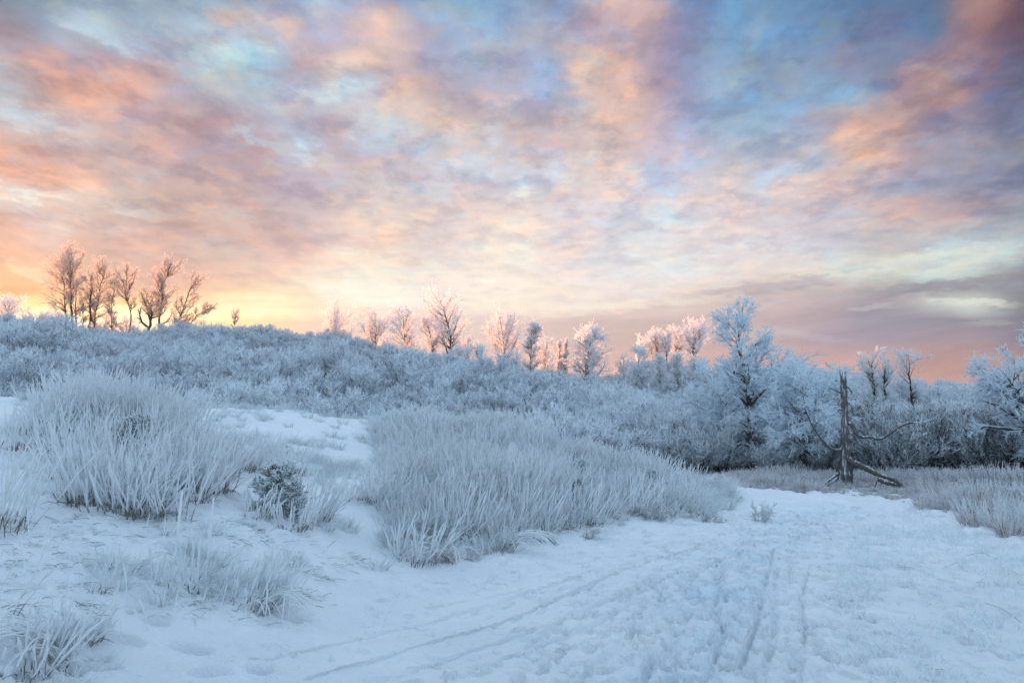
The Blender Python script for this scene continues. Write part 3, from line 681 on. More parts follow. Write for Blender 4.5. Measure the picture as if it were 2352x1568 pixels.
for i in order:
    hid = pq[i, 1] > np.interp(pq[i, 0], [0, 450, 560, 800, 1050, 1170, 1300, 1430, 1560, 1700], [895, 930, 935, 932, 932, 945, 985, 1025, 1062, 1200])
    if hid: continue
    if cnt < 225:
        o = link('frosted_shrub', SHV[cnt % 6]); o.location = (pts[i, 0], pts[i, 1], zz[i] - .1)
        s_ = R_.uniform(.78, 1.22); o.scale = (s_*R_.uniform(.95, 1.2), s_*R_.uniform(.95, 1.2), s_*R_.uniform(.8, 1.1)); o.rotation_euler = (R_.normal(0, .05), R_.normal(0, .05), R_.uniform(0, 6.28))
        tag(o, zone(pq[i, 0], 'at its foot' if zz[i] < 1.8 else ('on its upper slope' if zz[i] > 4.6 else 'halfway up its slope')), 'shrub', SHG); cnt += 1
        if len(first) < 6: first.append(o)
    else: extra.append((pts[i, 0], pts[i, 1], zz[i] - .1))
print('shrub individuals', cnt, 'extra', len(extra))
# ---- far brush: ridge behind and the right-hand hill, one mass
far = list(extra)
for k in range(14000):
    yy = R_.uniform(62, 106); xx = R_.uniform(-.82*yy, .82*yy); p, q = px_of(xx, yy, 6)
    if p < 1440 and yy < slope_top(p) + 1: continue
    if 1440 <= p < 1640 and (yy < 70 or yy > 106): continue
    if p >= 1640 and yy > 94: continue
    far.append((xx, yy, None))
for k in range(4200):
    yy = R_.uniform(36, 64); xx = R_.uniform(.28*yy, .84*yy); p, q = px_of(xx, yy, 3)
    if p < 1640: continue
    far.append((xx, yy, None))
# thin to even spacing
keep = []; cell = {}
for (a, b, c) in far:
    rmin_ = 1.2 if b < 64 else 1.35
    ci, cj = int(a//2), int(b//2); ok = True
    for di in (-1, 0, 1):
        for dj in (-1, 0, 1):
            for (u, v) in cell.get((ci+di, cj+dj), ()):
                if (u-a)**2 + (v-b)**2 < rmin_**2: ok = False
    if ok: cell.setdefault((ci, cj), []).append((a, b)); keep.append((a, b))
keep = np.array(keep); kz = hz(keep[:, 0], keep[:, 1])
n_ = len(keep); sc = R_.uniform(.65, 1.1, (n_, 1))*np.stack([np.ones(n_), np.ones(n_), R_.uniform(.75, 1.1, n_)], 1)
scatter('frosted_brush', np.stack([keep[:, 0], keep[:, 1], kz - .1], 1), sc, R_.uniform(0, 6.28, n_), R_.integers(0, 6, n_), first,
        'blue-white frosted brush covering the ridge and the right-hand hill', 'brush')
print('far brush', n_)

# ------------------------------------------------------------------ ridge trees
def tree(name, label, trunk, Y, W, seed, group=None, r0=.22, limbs=20, t0=.3, dens=1.3, rt=None, ang=.85, up=.06, forks=None, mat=None, cat='tree',
         profile='round', droop=0.0, side=(0, 0, 0), tf=(.0, .35), lv=(6, 5, 4), zb=None, scaleL=1.15, extra=()):
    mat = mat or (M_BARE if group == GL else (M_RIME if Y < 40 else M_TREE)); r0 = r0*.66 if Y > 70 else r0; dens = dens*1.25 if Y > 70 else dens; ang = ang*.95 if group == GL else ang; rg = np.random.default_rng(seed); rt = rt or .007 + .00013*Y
    tp = [np.array(P(a, b, Y)) for a, b in trunk]
    gz = hz1(tp[0][0], Y) if zb is None else zb
    if tp[0][2] > gz - .2: tp.insert(0, np.array([tp[0][0], Y, gz - .3]))
    tp = np.array(tp); s = np.r_[0, np.cumsum(np.linalg.norm(np.diff(tp, axis=0), axis=1))]
    K = 12; q = np.linspace(0, s[-1], K); H_ = s[-1]
    line = np.stack([np.interp(q, s, tp[:, k]) for k in range(3)], 1)
    line[1:-1] += rg.normal(0, .007*H_, (K-2, 3))*np.array([.6, 1.5, 0])
    org = np.array([line[0, 0], Y, gz]); e = bpy.data.objects.new(name, None); COL.objects.link(e); e.location = org
    tag(e, label, cat, group)
    T = Tubes(); tr = np.linspace(1, .28, K)*r0
    T.add(line[None], tr[None], 8, np.linspace(tf[0], tf[1], K)[None])
    link('trunk', T.mesh('trunk', mat, org), e)
    Wm = W/1568.0*Y*scaleL
    def Lf(t, i):
        if profile == 'round': return Wm*(.55 + .75*np.sin(np.pi*np.clip((t-t0)/(1-t0+.15), 0, 1)))
        if profile == 'cone': return Wm*(1.25 - .95*(t-t0)/(1-t0))
        return Wm*(.4 + .9*t)
    Tc = Tubes()
    s1, r1 = spawn(line[None], tr[None], int(limbs*dens*(1 if Y > 70 else 1.15)), t0, 1, ang, Lf, 7, .09, up*1.3, rg, .55, .35, rt*1.3, side)
    bl = [s1]; br = [r1]
    for ex in extra:
        pp = np.array([P(a, b, Y) for a, b in ex]); ss = np.linspace(0, len(pp)-1, 7); l = np.stack([np.interp(ss, np.arange(len(pp)), pp[:, k]) for k in range(3)], 1)
        bl.append(l[None]); br.append(np.linspace(.6, .25, 7)[None]*r0)
    s1 = np.concatenate(bl); r1 = np.concatenate(br)
    Tc.add(s1, r1, 4, np.linspace(.1, .7, 7)[None])
    L1 = Wm*.48
    s2, r2 = spawn(s1, r1, lv[0], .15, 1, .6, L1, 5, .10, up*1.2 - droop*.5, rg, .6, .5, rt, side, .8)
    Tc.add(s2, r2, 3, np.linspace(.5, .95, 5)[None])
    s3, r3 = spawn(s2, r2, lv[1], .15, 1, .6, L1*.5, 4, .10, up*.9 - droop, rg, .75, .6, rt, side)
    Tc.ribbon(s3, r3*(.8 if Y > 70 else .8), rg)
    if lv[2]:
        s4, r4 = spawn(s3, r3, lv[2], .15, 1, .65, L1*.27, 2, .1, up*.5 - droop*1.3, rg, .85, .7, rt, side)
        Tc.ribbon(s4, np.array([1.0, 1.0])[None]*r4[:, :1]*(.85 if Y > 70 else .8), rg)
    link('crown', Tc.mesh('crown', mat, org), e)
    return e
GL = 'bare frosted trees on the left skyline'
GM = 'sunlit frosted trees along the middle skyline'
WS = (.035, 0, .0)
tree('bare_tree', 'frosted bare tree at the left of the skyline row, wide ragged crown', [(155,750),(148,690),(146,600)], 101, 40, 1, GL, .2, 24, .25, up=.02, profile='cone', side=(-.02,0,0), ang=1.0)
tree('bare_tree', 'tallest dark-trunked bare tree of the left skyline, thin top twigs', [(166,750),(163,680),(161,640),(168,590)], 99, 26, 2, GL, .26, 20, .35, up=.08, side=WS)
tree('bare_tree', 'bare tree with straight thin trunk just right of the tallest skyline tree', [(174,750),(173,690),(176,640)], 102, 18, 3, GL, .2, 12, .3)
tree('bare_tree', 'slender crooked bare sapling between two thicker skyline trunks', [(190,756),(192,710),(193,682)], 100, 12, 4, GL, .14, 12, .3)
tree('snapped_tree', 'straight black snapped trunk standing among frosted skyline crowns', [(206,752),(208,700),(211,632)], 99, 20, 5, GL, .32, 9, .45, up=.02)
tree('bare_tree', 'bare tree leaning right with a dense pinkish crown beside the black snapped trunk', [(214,752),(222,700),(233,655),(241,622)], 101, 27, 6, GL, .24, 22, .25, up=.04, side=WS)
tree('bare_tree', 'narrow spiky bare tree with thin straight trunk in a gap of the skyline row', [(256,762),(257,720),(265,640)], 100, 17, 7, GL, .13, 22, .15, profile='cone', ang=1.1)
tree('bare_tree', 'bare tree with curved trunk forking into two upswept crowns', [(298,756),(299,715),(289,672),(293,628)], 100, 24, 8, GL, .18, 16, .45, up=.10, extra=([(291,675),(305,650),(312,625)],))
tree('broken_tree', 'squat dark forked stump tree with one bare arm bent upward', [(342,760),(346,735),(350,715),(338,690)], 99, 24, 9, GL, .42, 12, .55, extra=([(340,752),(326,740),(321,725),(323,706)], [(345,735),(335,700),(325,672)]), up=.05)
tree('bare_tree', 'tall bare tree with thick dark trunk and wide forked top above the stump', [(362,758),(369,715),(376,660),(388,613)], 100, 28, 10, GL, .30, 24, .28, up=.07, side=WS, extra=([(369,745),(385,738),(395,722)],))
tree('bare_tree', 'bare tree leaning hard right at the end of the left skyline row', [(398,760),(412,730),(428,690),(440,662),(450,648)], 99, 24, 11, GL, .22, 20, .2, up=.05, side=WS)
tree('bare_tree', 'low bare tree bending almost flat to the right past the leaning one', [(412,760),(436,742),(456,722),(480,708)], 101, 15, 12, GL, .14, 16, .3, up=.08)
tree('bare_tree', 'tiny lone bare sapling on the skyline right of the tall row', [(538,752),(539,735),(540,720)], 98, 11, 13, GL, .07, 12, .2, up=.15, lv=(5,4,3))
for px, py, w, sd, lb in ((18,706,34,14,'dark glowing round bush at the left end of the skyline'), (78,727,26,15,'low round bush on the skyline next to the left-end bush'), (125,732,24,16,'low spreading bush under the tallest skyline tree'), (290,738,24,17,'low tangled bush at the foot of the forked skyline tree'), (232,742,24,18,'low bush at the foot of the snapped black trunk')):
    tree('bush', lb, [(px,765),(px,(py+765)/2),(px,py+8)], 103, w, sd, 'bushes silhouetted on the left skyline', .12, 22, .1, up=.05, profile='round', cat='bush')
tree('frosted_tree', 'low pink windblown bush-tree, first right of the long shrub ridge', [(768,790),(770,760),(775,738)], 100, 36, 21, GM, .16, 22, .15, up=.07)
tree('frosted_tree', 'low spreading pale tree rising behind the shrub ridge left of centre', [(862,800),(864,775),(866,750)], 99, 34, 22, GM, .14, 22, .1, up=.10)
tree('frosted_tree', 'white-pink tree with dark crooked trunk and flat-topped crown', [(932,822),(930,780),(926,735)], 98, 30, 23, GM, .2, 24, .2, up=.04)
tree('frosted_tree', 'narrow orange-lit tree close against the tallest middle tree', [(995,832),(993,790),(988,770),(984,742)], 98, 22, 24, GM, .16, 24, .3, up=.1)
tree('frosted_tree', 'tallest sunlit tree of the middle skyline with a broad round crown', [(1036,830),(1034,790),(1035,765),(1024,730),(1020,702)], 97, 40, 25, GM, .30, 30, .32, up=.06, dens=1.1, extra=([(1029,815),(1022,790),(1005,765),(996,745)], [(1035,775),(1046,755),(1052,730)]))
tree('frosted_tree', 'low rounded frosted tree tucked right of the tallest middle tree', [(1068,838),(1066,815),(1064,800)], 96, 24, 26, GM, .12, 20, .15)
tree('frosted_tree', 'bushy many-stemmed pink tree with a broad dense crown', [(1160,850),(1158,800),(1154,762)], 96, 42, 27, GM, .2, 34, .08, up=.12, dens=1.1, extra=([(1158,840),(1140,800),(1130,775)], [(1160,840),(1178,800),(1186,780)]))
tree('frosted_tree', 'shaggy frosted tree with knobbly drooping crown and narrow top', [(1218,862),(1219,820),(1222,780),(1229,755)], 94, 25, 28, GM, .2, 26, .15, droop=.12, profile='cone', rt=.035)
tree('frosted_tree', 'small orange-lit tree behind the shaggy drooping one', [(1252,864),(1252,830),(1254,802)], 99, 25, 29, GM, .17, 20, .25, up=.06)
tree('frosted_tree', 'slender spiky pale birch, left of a close pair', [(1284,872),(1285,830),(1286,794)], 94, 14, 30, GM, .1, 26, .12, profile='cone', up=.15, ang=.7)
tree('frosted_tree', 'slender spiky pale birch, right of a close pair', [(1297,874),(1299,830),(1301,788)], 94, 15, 31, GM, .12, 28, .12, profile='cone', up=.15, ang=.7)
tree('frosted_tree', 'bright white tree with dark leaning trunk and wide lower boughs', [(1343,885),(1348,850),(1350,815),(1358,775)], 92, 46, 32, GM, .28, 30, .15, profile='cone', up=.03, dens=1.1, rt=.03)
tree('frosted_tree', 'short pale tree in the dip of the skyline beside a slender cone-shaped one', [(1433,885),(1433,855),(1433,835)], 90, 20, 33, GM, .12, 20, .1, up=.1)
GF = 'sunlit frosted trees in the far stand right of centre'
tree('frosted_tree', 'cone-shaped misty tree at the near left of the orange stand', [(1467,918),(1467,860),(1466,812)], 80, 30, 34, GF, .15, 34, .1, profile='cone', up=.04)
tree('frosted_tree', 'leftmost orange crown of the far stand', [(1480,860),(1480,825),(1482,800)], 110, 24, 35, GF, .2, 22, .3, up=.1)
tree('frosted_tree', 'far stand tree with two thin orange trunks and flat crown', [(1505,855),(1507,820),(1512,788)], 110, 24, 36, GF, .22, 22, .45, up=.08, extra=([(1506,845),(1498,815),(1496,795)],))
tree('frosted_tree', 'far stand tree with straight orange trunk in the gap between crowns', [(1530,855),(1531,820),(1530,786)], 109, 18, 37, GF, .2, 18, .5, up=.1)
tree('frosted_tree', 'far stand tree with pale upright crown, second from the right', [(1555,850),(1556,815),(1557,778)], 111, 22, 38, GF, .22, 22, .35, up=.1)
tree('frosted_tree', 'rightmost far stand tree with dark forked trunk and orange dome crown', [(1592,845),(1593,825),(1592,795),(1596,770)], 109, 30, 39, GF, .32, 28, .35, up=.06, extra=([(1593,822),(1606,800),(1612,785)],))
tree('frosted_tree', 'near pink pyramidal tree below the twin-trunked far tree', [(1516,916),(1516,870),(1514,828)], 78, 22, 40, GF, .14, 32, .08, profile='cone', up=.06)
tree('frosted_tree', 'near pink pyramidal tree with dark lower trunk, right of another', [(1554,920),(1555,870),(1556,822)], 78, 24, 41, GF, .18, 34, .1, profile='cone', up=.06)
tree('frosted_tree', 'near orange-topped pale tree below the dome-crowned far tree', [(1600,905),(1600,865),(1598,832)], 78, 22, 42, GF, .14, 30, .1, up=.08)
tree('frosted_tree', 'small misty tree between the orange stand and the big blue frosted tree', [(1640,900),(1640,875),(1641,852)], 76, 18, 43, GF, .1, 24, .1, up=.1)
# right-hand big trees
GR = 'frost-laden trees at the right of the path'
def px2w(px, Y): return px/1568.0*Y
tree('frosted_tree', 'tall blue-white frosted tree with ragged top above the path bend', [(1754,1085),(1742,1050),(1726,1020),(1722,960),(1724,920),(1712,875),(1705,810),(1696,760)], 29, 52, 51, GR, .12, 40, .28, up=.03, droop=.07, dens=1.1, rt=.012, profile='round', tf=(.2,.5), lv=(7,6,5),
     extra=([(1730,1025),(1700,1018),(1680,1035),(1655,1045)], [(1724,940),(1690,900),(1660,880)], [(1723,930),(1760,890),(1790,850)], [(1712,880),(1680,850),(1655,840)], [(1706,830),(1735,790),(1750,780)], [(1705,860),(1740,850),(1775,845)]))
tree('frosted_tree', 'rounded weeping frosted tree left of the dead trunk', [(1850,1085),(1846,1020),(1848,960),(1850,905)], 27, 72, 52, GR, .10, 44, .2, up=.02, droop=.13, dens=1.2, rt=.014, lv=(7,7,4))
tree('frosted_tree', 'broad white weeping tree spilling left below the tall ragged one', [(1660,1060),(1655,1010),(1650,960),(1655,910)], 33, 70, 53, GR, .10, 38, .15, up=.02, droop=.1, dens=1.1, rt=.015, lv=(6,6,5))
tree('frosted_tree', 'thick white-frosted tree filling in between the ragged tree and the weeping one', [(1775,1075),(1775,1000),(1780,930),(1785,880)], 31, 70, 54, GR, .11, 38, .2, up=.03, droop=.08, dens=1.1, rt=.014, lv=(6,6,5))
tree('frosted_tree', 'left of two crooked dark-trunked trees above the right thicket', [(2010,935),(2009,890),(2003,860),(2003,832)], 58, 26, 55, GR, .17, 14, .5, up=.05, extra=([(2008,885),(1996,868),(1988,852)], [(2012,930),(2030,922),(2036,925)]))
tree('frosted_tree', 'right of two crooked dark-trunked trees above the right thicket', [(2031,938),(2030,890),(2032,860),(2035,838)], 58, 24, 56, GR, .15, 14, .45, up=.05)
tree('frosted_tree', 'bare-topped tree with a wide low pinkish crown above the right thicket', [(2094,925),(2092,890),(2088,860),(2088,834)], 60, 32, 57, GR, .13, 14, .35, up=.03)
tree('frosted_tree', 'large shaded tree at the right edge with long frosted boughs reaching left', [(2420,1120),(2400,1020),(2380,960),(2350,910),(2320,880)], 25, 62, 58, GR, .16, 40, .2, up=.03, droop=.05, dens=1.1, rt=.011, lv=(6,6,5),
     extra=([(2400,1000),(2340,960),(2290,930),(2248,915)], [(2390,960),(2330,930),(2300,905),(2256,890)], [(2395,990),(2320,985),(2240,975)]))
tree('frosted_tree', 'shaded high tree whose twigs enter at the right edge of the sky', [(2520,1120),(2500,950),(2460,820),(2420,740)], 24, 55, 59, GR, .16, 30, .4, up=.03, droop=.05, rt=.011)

# thicket shrubs on the right, big and dark inside
GT = 'large frosted shrubs of the dark thicket right of the dead trunk'
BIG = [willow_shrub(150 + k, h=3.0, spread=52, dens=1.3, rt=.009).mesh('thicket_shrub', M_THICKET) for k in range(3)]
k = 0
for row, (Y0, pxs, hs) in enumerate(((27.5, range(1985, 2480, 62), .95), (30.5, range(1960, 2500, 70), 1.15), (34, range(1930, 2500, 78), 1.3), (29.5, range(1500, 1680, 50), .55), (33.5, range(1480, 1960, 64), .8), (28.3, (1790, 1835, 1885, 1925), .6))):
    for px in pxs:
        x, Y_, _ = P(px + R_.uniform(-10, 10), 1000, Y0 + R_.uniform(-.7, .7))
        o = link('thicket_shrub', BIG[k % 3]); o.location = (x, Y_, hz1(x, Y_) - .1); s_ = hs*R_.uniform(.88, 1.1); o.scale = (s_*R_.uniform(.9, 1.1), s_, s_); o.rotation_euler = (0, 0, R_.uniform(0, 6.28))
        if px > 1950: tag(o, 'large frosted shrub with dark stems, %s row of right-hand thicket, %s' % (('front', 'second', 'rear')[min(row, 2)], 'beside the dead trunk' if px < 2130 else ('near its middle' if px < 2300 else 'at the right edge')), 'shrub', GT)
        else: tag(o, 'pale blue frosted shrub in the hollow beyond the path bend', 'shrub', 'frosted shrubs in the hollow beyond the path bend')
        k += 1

# ------------------------------------------------------------------ dead snag
def limb(T, pxs, Y, r0, r1, sides=10, frost=.25, seed=0, K=None, dy=0.0, nz=.12):
    rg = np.random.default_rng(seed); p = np.array([P(a, b, Y + (dy*i/(len(pxs)-1) if len(pxs) > 1 else 0)) for i, (a, b) in enumerate(pxs)])
    K = K or max(6, 4*len(pxs)); s = np.linspace(0, len(p)-1, K)
    line = np.stack([np.interp(s, np.arange(len(p)), p[:, k]) for k in range(3)], 1)
    ker_ = np.array([.25, .5, .25]); q = line.copy()
    for k in range(3): q[1:-1, k] = np.convolve(line[:, k], ker_, 'valid')
    r = np.linspace(r0, r1, K)*(1 + rg.normal(0, nz, K)); T.add(q[None], r[None], sides, frost)
def c6(*pts): return [(1780 + a/4.2, 803.9 + b/4.2) for a, b in pts]
def build_snag():
    Y = 22.6; bx, by, bz = P(1947, 1117, Y); bz = hz1(bx, by)
    e = bpy.data.objects.new('dead_tree', None); COL.objects.link(e); e.location = (bx, by, bz)
    tag(e, 'dead weathered tree trunk with snapped top and a collapsed limb', 'dead tree')
    org = np.array([bx, by, bz])
    def part(nm, fn):
        T = Tubes(); fn(T); link(nm, T.mesh(nm, M_DEAD, org), e)
    def trunk(T):
        rg = np.random.default_rng(3)
        pl = c6((690,1360),(685,1250),(685,1130),(688,1000),(680,850),(675,700),(672,550),(665,400),(660,300),(657,215))
        limb(T, pl, Y, .155, .09, 22, .3, 3, 60, nz=.05)
        for k in range(7):      # splintered crown of the break
            a = 2*np.pi*k/7; x0, y0, z0 = P(*c6((657, 225))[0], Y)
            p = np.array([[x0+.075*cos(a), y0+.075*sin(a), z0-.1], [x0+.08*cos(a), y0+.08*sin(a), z0+.05], [x0+.085*cos(a), y0+.085*sin(a), z0+.05+rg.uniform(.02, .13)]])
            T.add(p[None], np.array([[.035, .03, .006]]), 4, .4)
        for a in (0.4, 1.9, 3.3, 4.6):   # root flare ridges
            x0, y0, z0 = P(*c6((688, 1230))[0], Y)
            p = np.array([[x0+.08*cos(a), y0+.08*sin(a), z0], [x0+.13*cos(a), y0+.13*sin(a), z0-.35], [x0+.24*cos(a), y0+.24*sin(a), bz-.1]]); T.add(p[None], np.array([[.04, .08, .06]]), 8, .3)
    part('trunk', trunk)
    part('inner_trunk', lambda T: limb(T, c6((722,1105),(728,1200),(725,1280),(722,1370)), Y+.12, .085, .10, 10, .0, 4))
    part('branch', lambda T: (limb(T, c6((700,705),(735,712),(762,745),(772,795),(800,825),(850,842),(900,840),(950,845),(990,862),(1040,848),(1090,822),(1130,790),(1180,752),(1230,725),(1285,700),(1335,700)), Y-.1, .064, .034, 8, .1, 5, 44, dy=-.6),
                              limb(T, c6((1175,760),(1190,790),(1215,805),(1245,825)), Y-.6, .018, .008, 5, .5, 6), limb(T, c6((1280,700),(1262,690),(1258,672)), Y-.65, .022, .018, 5, .3, 7),
                              limb(T, c6((1330,700),(1400,690),(1480,680),(1560,640)), Y-.7, .018, .008, 5, .9, 8), limb(T, c6((960,850),(930,870),(905,872)), Y-.4, .016, .008, 5, .5, 9)))
    part('branch', lambda T: (limb(T, c6((655,930),(640,955),(600,968),(560,955),(518,940),(480,895),(440,850),(410,810),(380,760),(350,715),(325,650),(290,570)), Y-.1, .050, .016, 8, .1, 10, 40, dy=-.5),
                              limb(T, c6((440,850),(415,870),(405,885)), Y-.3, .024, .02, 5, .1, 11), limb(T, c6((430,840),(370,845),(320,810)), Y-.35, .012, .006, 5, .9, 12), limb(T, c6((475,860),(510,840),(525,740)), Y-.35, .010, .005, 5, .9, 13)))
    part('branch', lambda T: (limb(T, c6((655,840),(638,880),(635,950),(645,1010),(640,1045),(605,1075),(598,1120),(600,1160),(615,1190),(600,1210),(595,1300)), Y+.1, .06, .052, 8, .0, 14, 34),
                              limb(T, c6((612,1185),(560,1225),(510,1265),(470,1300),(425,1338)), Y-.2, .045, .022, 7, .1, 15, 20, dy=-.5), limb(T, c6((600,1225),(560,1265),(500,1290),(490,1330)), Y-.3, .02, .01, 6, .5, 16, dy=-.4)))
    part('fallen_limb', lambda T: (limb(T, c6((715,1060),(760,1085),(830,1115),(900,1150),(950,1175),(1010,1205),(1080,1225),(1150,1250),(1200,1285),(1250,1330)), Y-.15, .105, .05, 12, .05, 17, 44, dy=-1.0),
                              limb(T, c6((990,1240),(1040,1265),(1100,1285),(1160,1295),(1200,1330),(1250,1345),(1330,1352),(1420,1355)), Y-.8, .075, .03, 9, .15, 18, 34, dy=-.4),
                              limb(T, c6((985,1265),(965,1320),(930,1370)), Y-.8, .018, .010, 5, .1, 19), limb(T, c6((1155,1300),(1150,1340),(1140,1360)), Y-.9, .03, .02, 5, .1, 20)))
    for i, (pl, r) in enumerate(((((645,412),(610,400),(570,385),(520,365)), .022), (((688,350),(710,365),(730,385),(745,415),(720,440),(698,468)), .024), (((645,470),(638,505),(615,520),(570,530)), .024),
                              (((650,575),(615,572),(598,585),(595,610)), .026), (((702,500),(730,530),(745,580),(760,620),(800,635),(845,645)), .014), (((725,870),(760,878),(800,900),(850,915),(890,940)), .013), (((650,535),(620,535),(600,525)), .012))):
        part('twig', lambda T, pl=pl, r=r, i=i: limb(T, c6(*pl), Y-.1, r*1.2, r*.6, 6, .15, 30+i, dy=-.3))
build_snag()
def build_log():
    p = P(2150, 1128, 19.5); x, y = p[0], p[1]; z = hz1(x, y); T = Tubes()
    limb(T, [(2125,1130),(2150,1122),(2180,1112),(2208,1106)], 20.2, .035, .02, 7, .5, 41)
    o = link('fallen_branch', T.mesh('fallen_branch', M_DEAD, (x, y, z)), None, (x, y, z)); tag(o, 'thin fallen branch lying across the brown grass right of the collapsed limb', 'branch')
build_log()

# ------------------------------------------------------------------ small spruces
def spruce(label, px, py_base, Y, h, w, seed, snow=.9):
    x, y, z = P(px, py_base, Y); z = hz1(x, y); rg = np.random.default_rng(seed)
    e = bpy.data.objects.new('small_spruce', None); COL.objects.link(e); e.location = (x, y, z - .14*h); tag(e, label, 'spruce', 'small spruces among the frosted stalks')
    T = Tubes(); line = np.array([[0, 0, -.05], [.01, 0, h*.3], [0, .01, h*.65], [0, 0, h]]); T.add(line[None], np.array([[.03, .022, .014, .005]])*h, 7, .1); link('trunk', T.mesh('trunk', M_DEAD), e)
    C_ = Tubes(); pl = []; rr = []
    nb = 70
    t = np.clip(np.floor(rg.random(nb)**1.15*8)/8*.92 + .05 + rg.normal(0, .012, nb), .02, .95); a = rg.uniform(0, 2*np.pi, nb); Ls = w*.5*(1.08-t)*rg.uniform(.5, 1.2, nb) + .03
    b = np.stack([np.zeros(nb), np.zeros(nb), t*h], 1); d = np.stack([np.cos(a), np.sin(a), rg.uniform(.0, .35, nb) + t*.4], 1)
    s0 = grow(b, d, Ls, 6, .05, -.03, rg); r0 = np.full((nb, 6), .008)*h; C_.add(s0, r0, 4, .1)
    s1, r1 = spawn(s0, r0, 9, .2, 1, .8, .28*w*.5, 4, .06, .02, rg, .8, .8, .005*h); s1[:, :, 2] = s1[:, :, 2]*.75 + s1[:, :1, 2]*.25
    C_.add(s1, r1, 3, .2)
    for (ss, rs, k) in ((s0, r0, 34), (s1, r1, 16)):
        s2, r2 = spawn(ss, rs, k, .05, 1, .9, .045*w, 2, .1, .25, rg, .6, .6, .0065)
        C_.add(s2, r2*1.1, 3, rg.choice([.0, .25, snow], len(s2), p=[.08, .27, .65]))
    link('crown', C_.mesh('crown', M_SPRUCE), e)
spruce('small dark green spruce half buried in frosted stalks beside the trampled snow', 635, 1190, 9.2, .72, .95, 61)
spruce('small rime-coated spruce showing behind the stalks of the big left clump', 305, 1062, 10.8, .8, .9, 62)
spruce('little spruce deep inside the grassy mound, only dark patches showing', 1325, 1172, 14.0, .55, .5, 63)
spruce('tiny snow-topped spruce tip poking out high on the grassy mound', 1335, 1110, 16.0, .55, .5, 64)
spruce('tiny frosted spruce tip near the right end of the grassy mound', 1500, 1128, 16.6, .5, .4, 65)

# ------------------------------------------------------------------ frosted stalk clumps of the left bank: individuals
GC = 'clumps of rimed stalks on the left bank'
CL = [  # label, px, py(base), Y, h, rad, n, lean
('low rimed stalks directly in front of the small dark spruce, left side', 590,1205,8.75,.42,.2,26,(.03,0,0)),
('low rimed stalks crossing the right side of the small dark spruce', 680,1200,8.8,.5,.2,28,(.06,0,0)),
('dense rimed clump with many upright stalks, front left one of the bank', 215,1150,8.6,.85,.34,75,(.0,0,0)),
('rimed clump fanning to the right from a dark grassy foot, front of the big group', 325,1185,8.2,.8,.30,70,(.06,0,0)),
('rimed clump just behind the right-fanning one', 400,1120,9.4,.85,.34,60,(.04,0,0)),
('rimed clump between the left group and the trampled snow', 480,1135,9.4,.8,.30,55,(.04,0,0)),
('tallest rimed stalks on the bank crest, reaching above the shrubs', 185,1000,12,1.25,.45,55,(.03,0,0)),
('tall rimed stalks right of the tallest ones on the crest', 265,1000,12.2,1.15,.45,60,(.04,0,0)),
('tall rimed stalks near the middle of the crest group', 335,995,12.4,1.1,.45,60,(.04,0,0)),
('rimed stalks at the right end of the crest group against dark shrubs', 410,990,13,1.0,.40,55,(.04,0,0)),
('rimed clump in front of the crest group, hiding the rimed spruce', 290,1100,9.8,.95,.40,70,(.03,0,0)),
('rimed clump behind the small dark spruce on its left', 545,1095,11,.75,.40,60,(.03,0,0)),
('fine rimed clump above the small dark spruce', 640,1085,11.5,.7,.40,60,(.03,0,0)),
('rimed clump bending right of the small dark spruce', 715,1150,9.8,.75,.30,60,(.06,0,0)),
('rimed stalks cut by the left edge of the picture, midway down', -5,1215,7.2,1.0,.30,45,(.03,0,0)),
('loose rimed stalks on the bank at the far left, below the crest', 55,1060,10.6,.7,.40,40,(.02,0,0)),
('sparse clump with one very tall thick white stalk', 470,1340,6.9,.62,.22,24,(.03,0,0)),
('sparse rimed clump left of the very tall stalk', 395,1345,6.8,.55,.20,20,(.0,0,0)),
('rimed clump with long arching blades near the path edge', 560,1335,7.0,.6,.26,28,(.05,0,0)),
('rimed clump with thick forked stalks leaning right by the path edge', 640,1310,7.3,.62,.26,28,(.08,0,0)),
('isolated pair of thin rimed stems on bare snow, left foreground', 215,1375,6.2,.38,.10,7,(.04,0,0)),
('rimed clump in the bottom left corner with a dark hollow base', 75,1515,5.0,.50,.20,30,(.04,0,0)),
('rimed clump leaning right behind the bottom left corner clump', 185,1455,5.5,.34,.16,24,(.06,0,0)),
('blurred thin stalks at the extreme lower left edge', -10,1440,5.6,.5,.2,16,(.02,0,0)),
('rimed clump standing forward of the mound at the path edge', 955,1258,9.8,.72,.34,50,(.06,0,0)),
('small rimed tuft of stalks on the snow between bank and mound', 810,1160,11.0,.35,.2,24,(.03,0,0)),
('pale rimed stalks on the left flank of the mound', 860,1165,11.2,.6,.3,45,(.04,0,0)),
]
for i, (lb, px, py, Y, h, rad, n, ln) in enumerate(CL):
    x, y, _ = P(px, py, Y); z = hz1(x, y)
    sparse = 'sparse' in lb or 'long arching' in lb or 'thick forked' in lb
    T = stalk_clump(400+i, int(n*(.55 if sparse else 1.0)), h*(.95 if sparse else 1.0), rad*(1.15 if sparse else 1), .0088 if sparse else (.0085 if Y > 8 else .0075), ln, 1.6, .35)
    if 'very tall' in lb:
        l = np.array([[[0.02*k - .0, 0, .11*k] for k in range(9)]])*np.array([.25, 1, 1]); T.add(l, np.array([[.006,.008,.010,.012,.013,.0135,.014,.014,.007]]), 6, 1.0)
    o = link('stalk_clump', T.mesh('stalk_clump', M_STALK), None, (x, y, z)); tag(o, lb, 'frosted clump', GC)

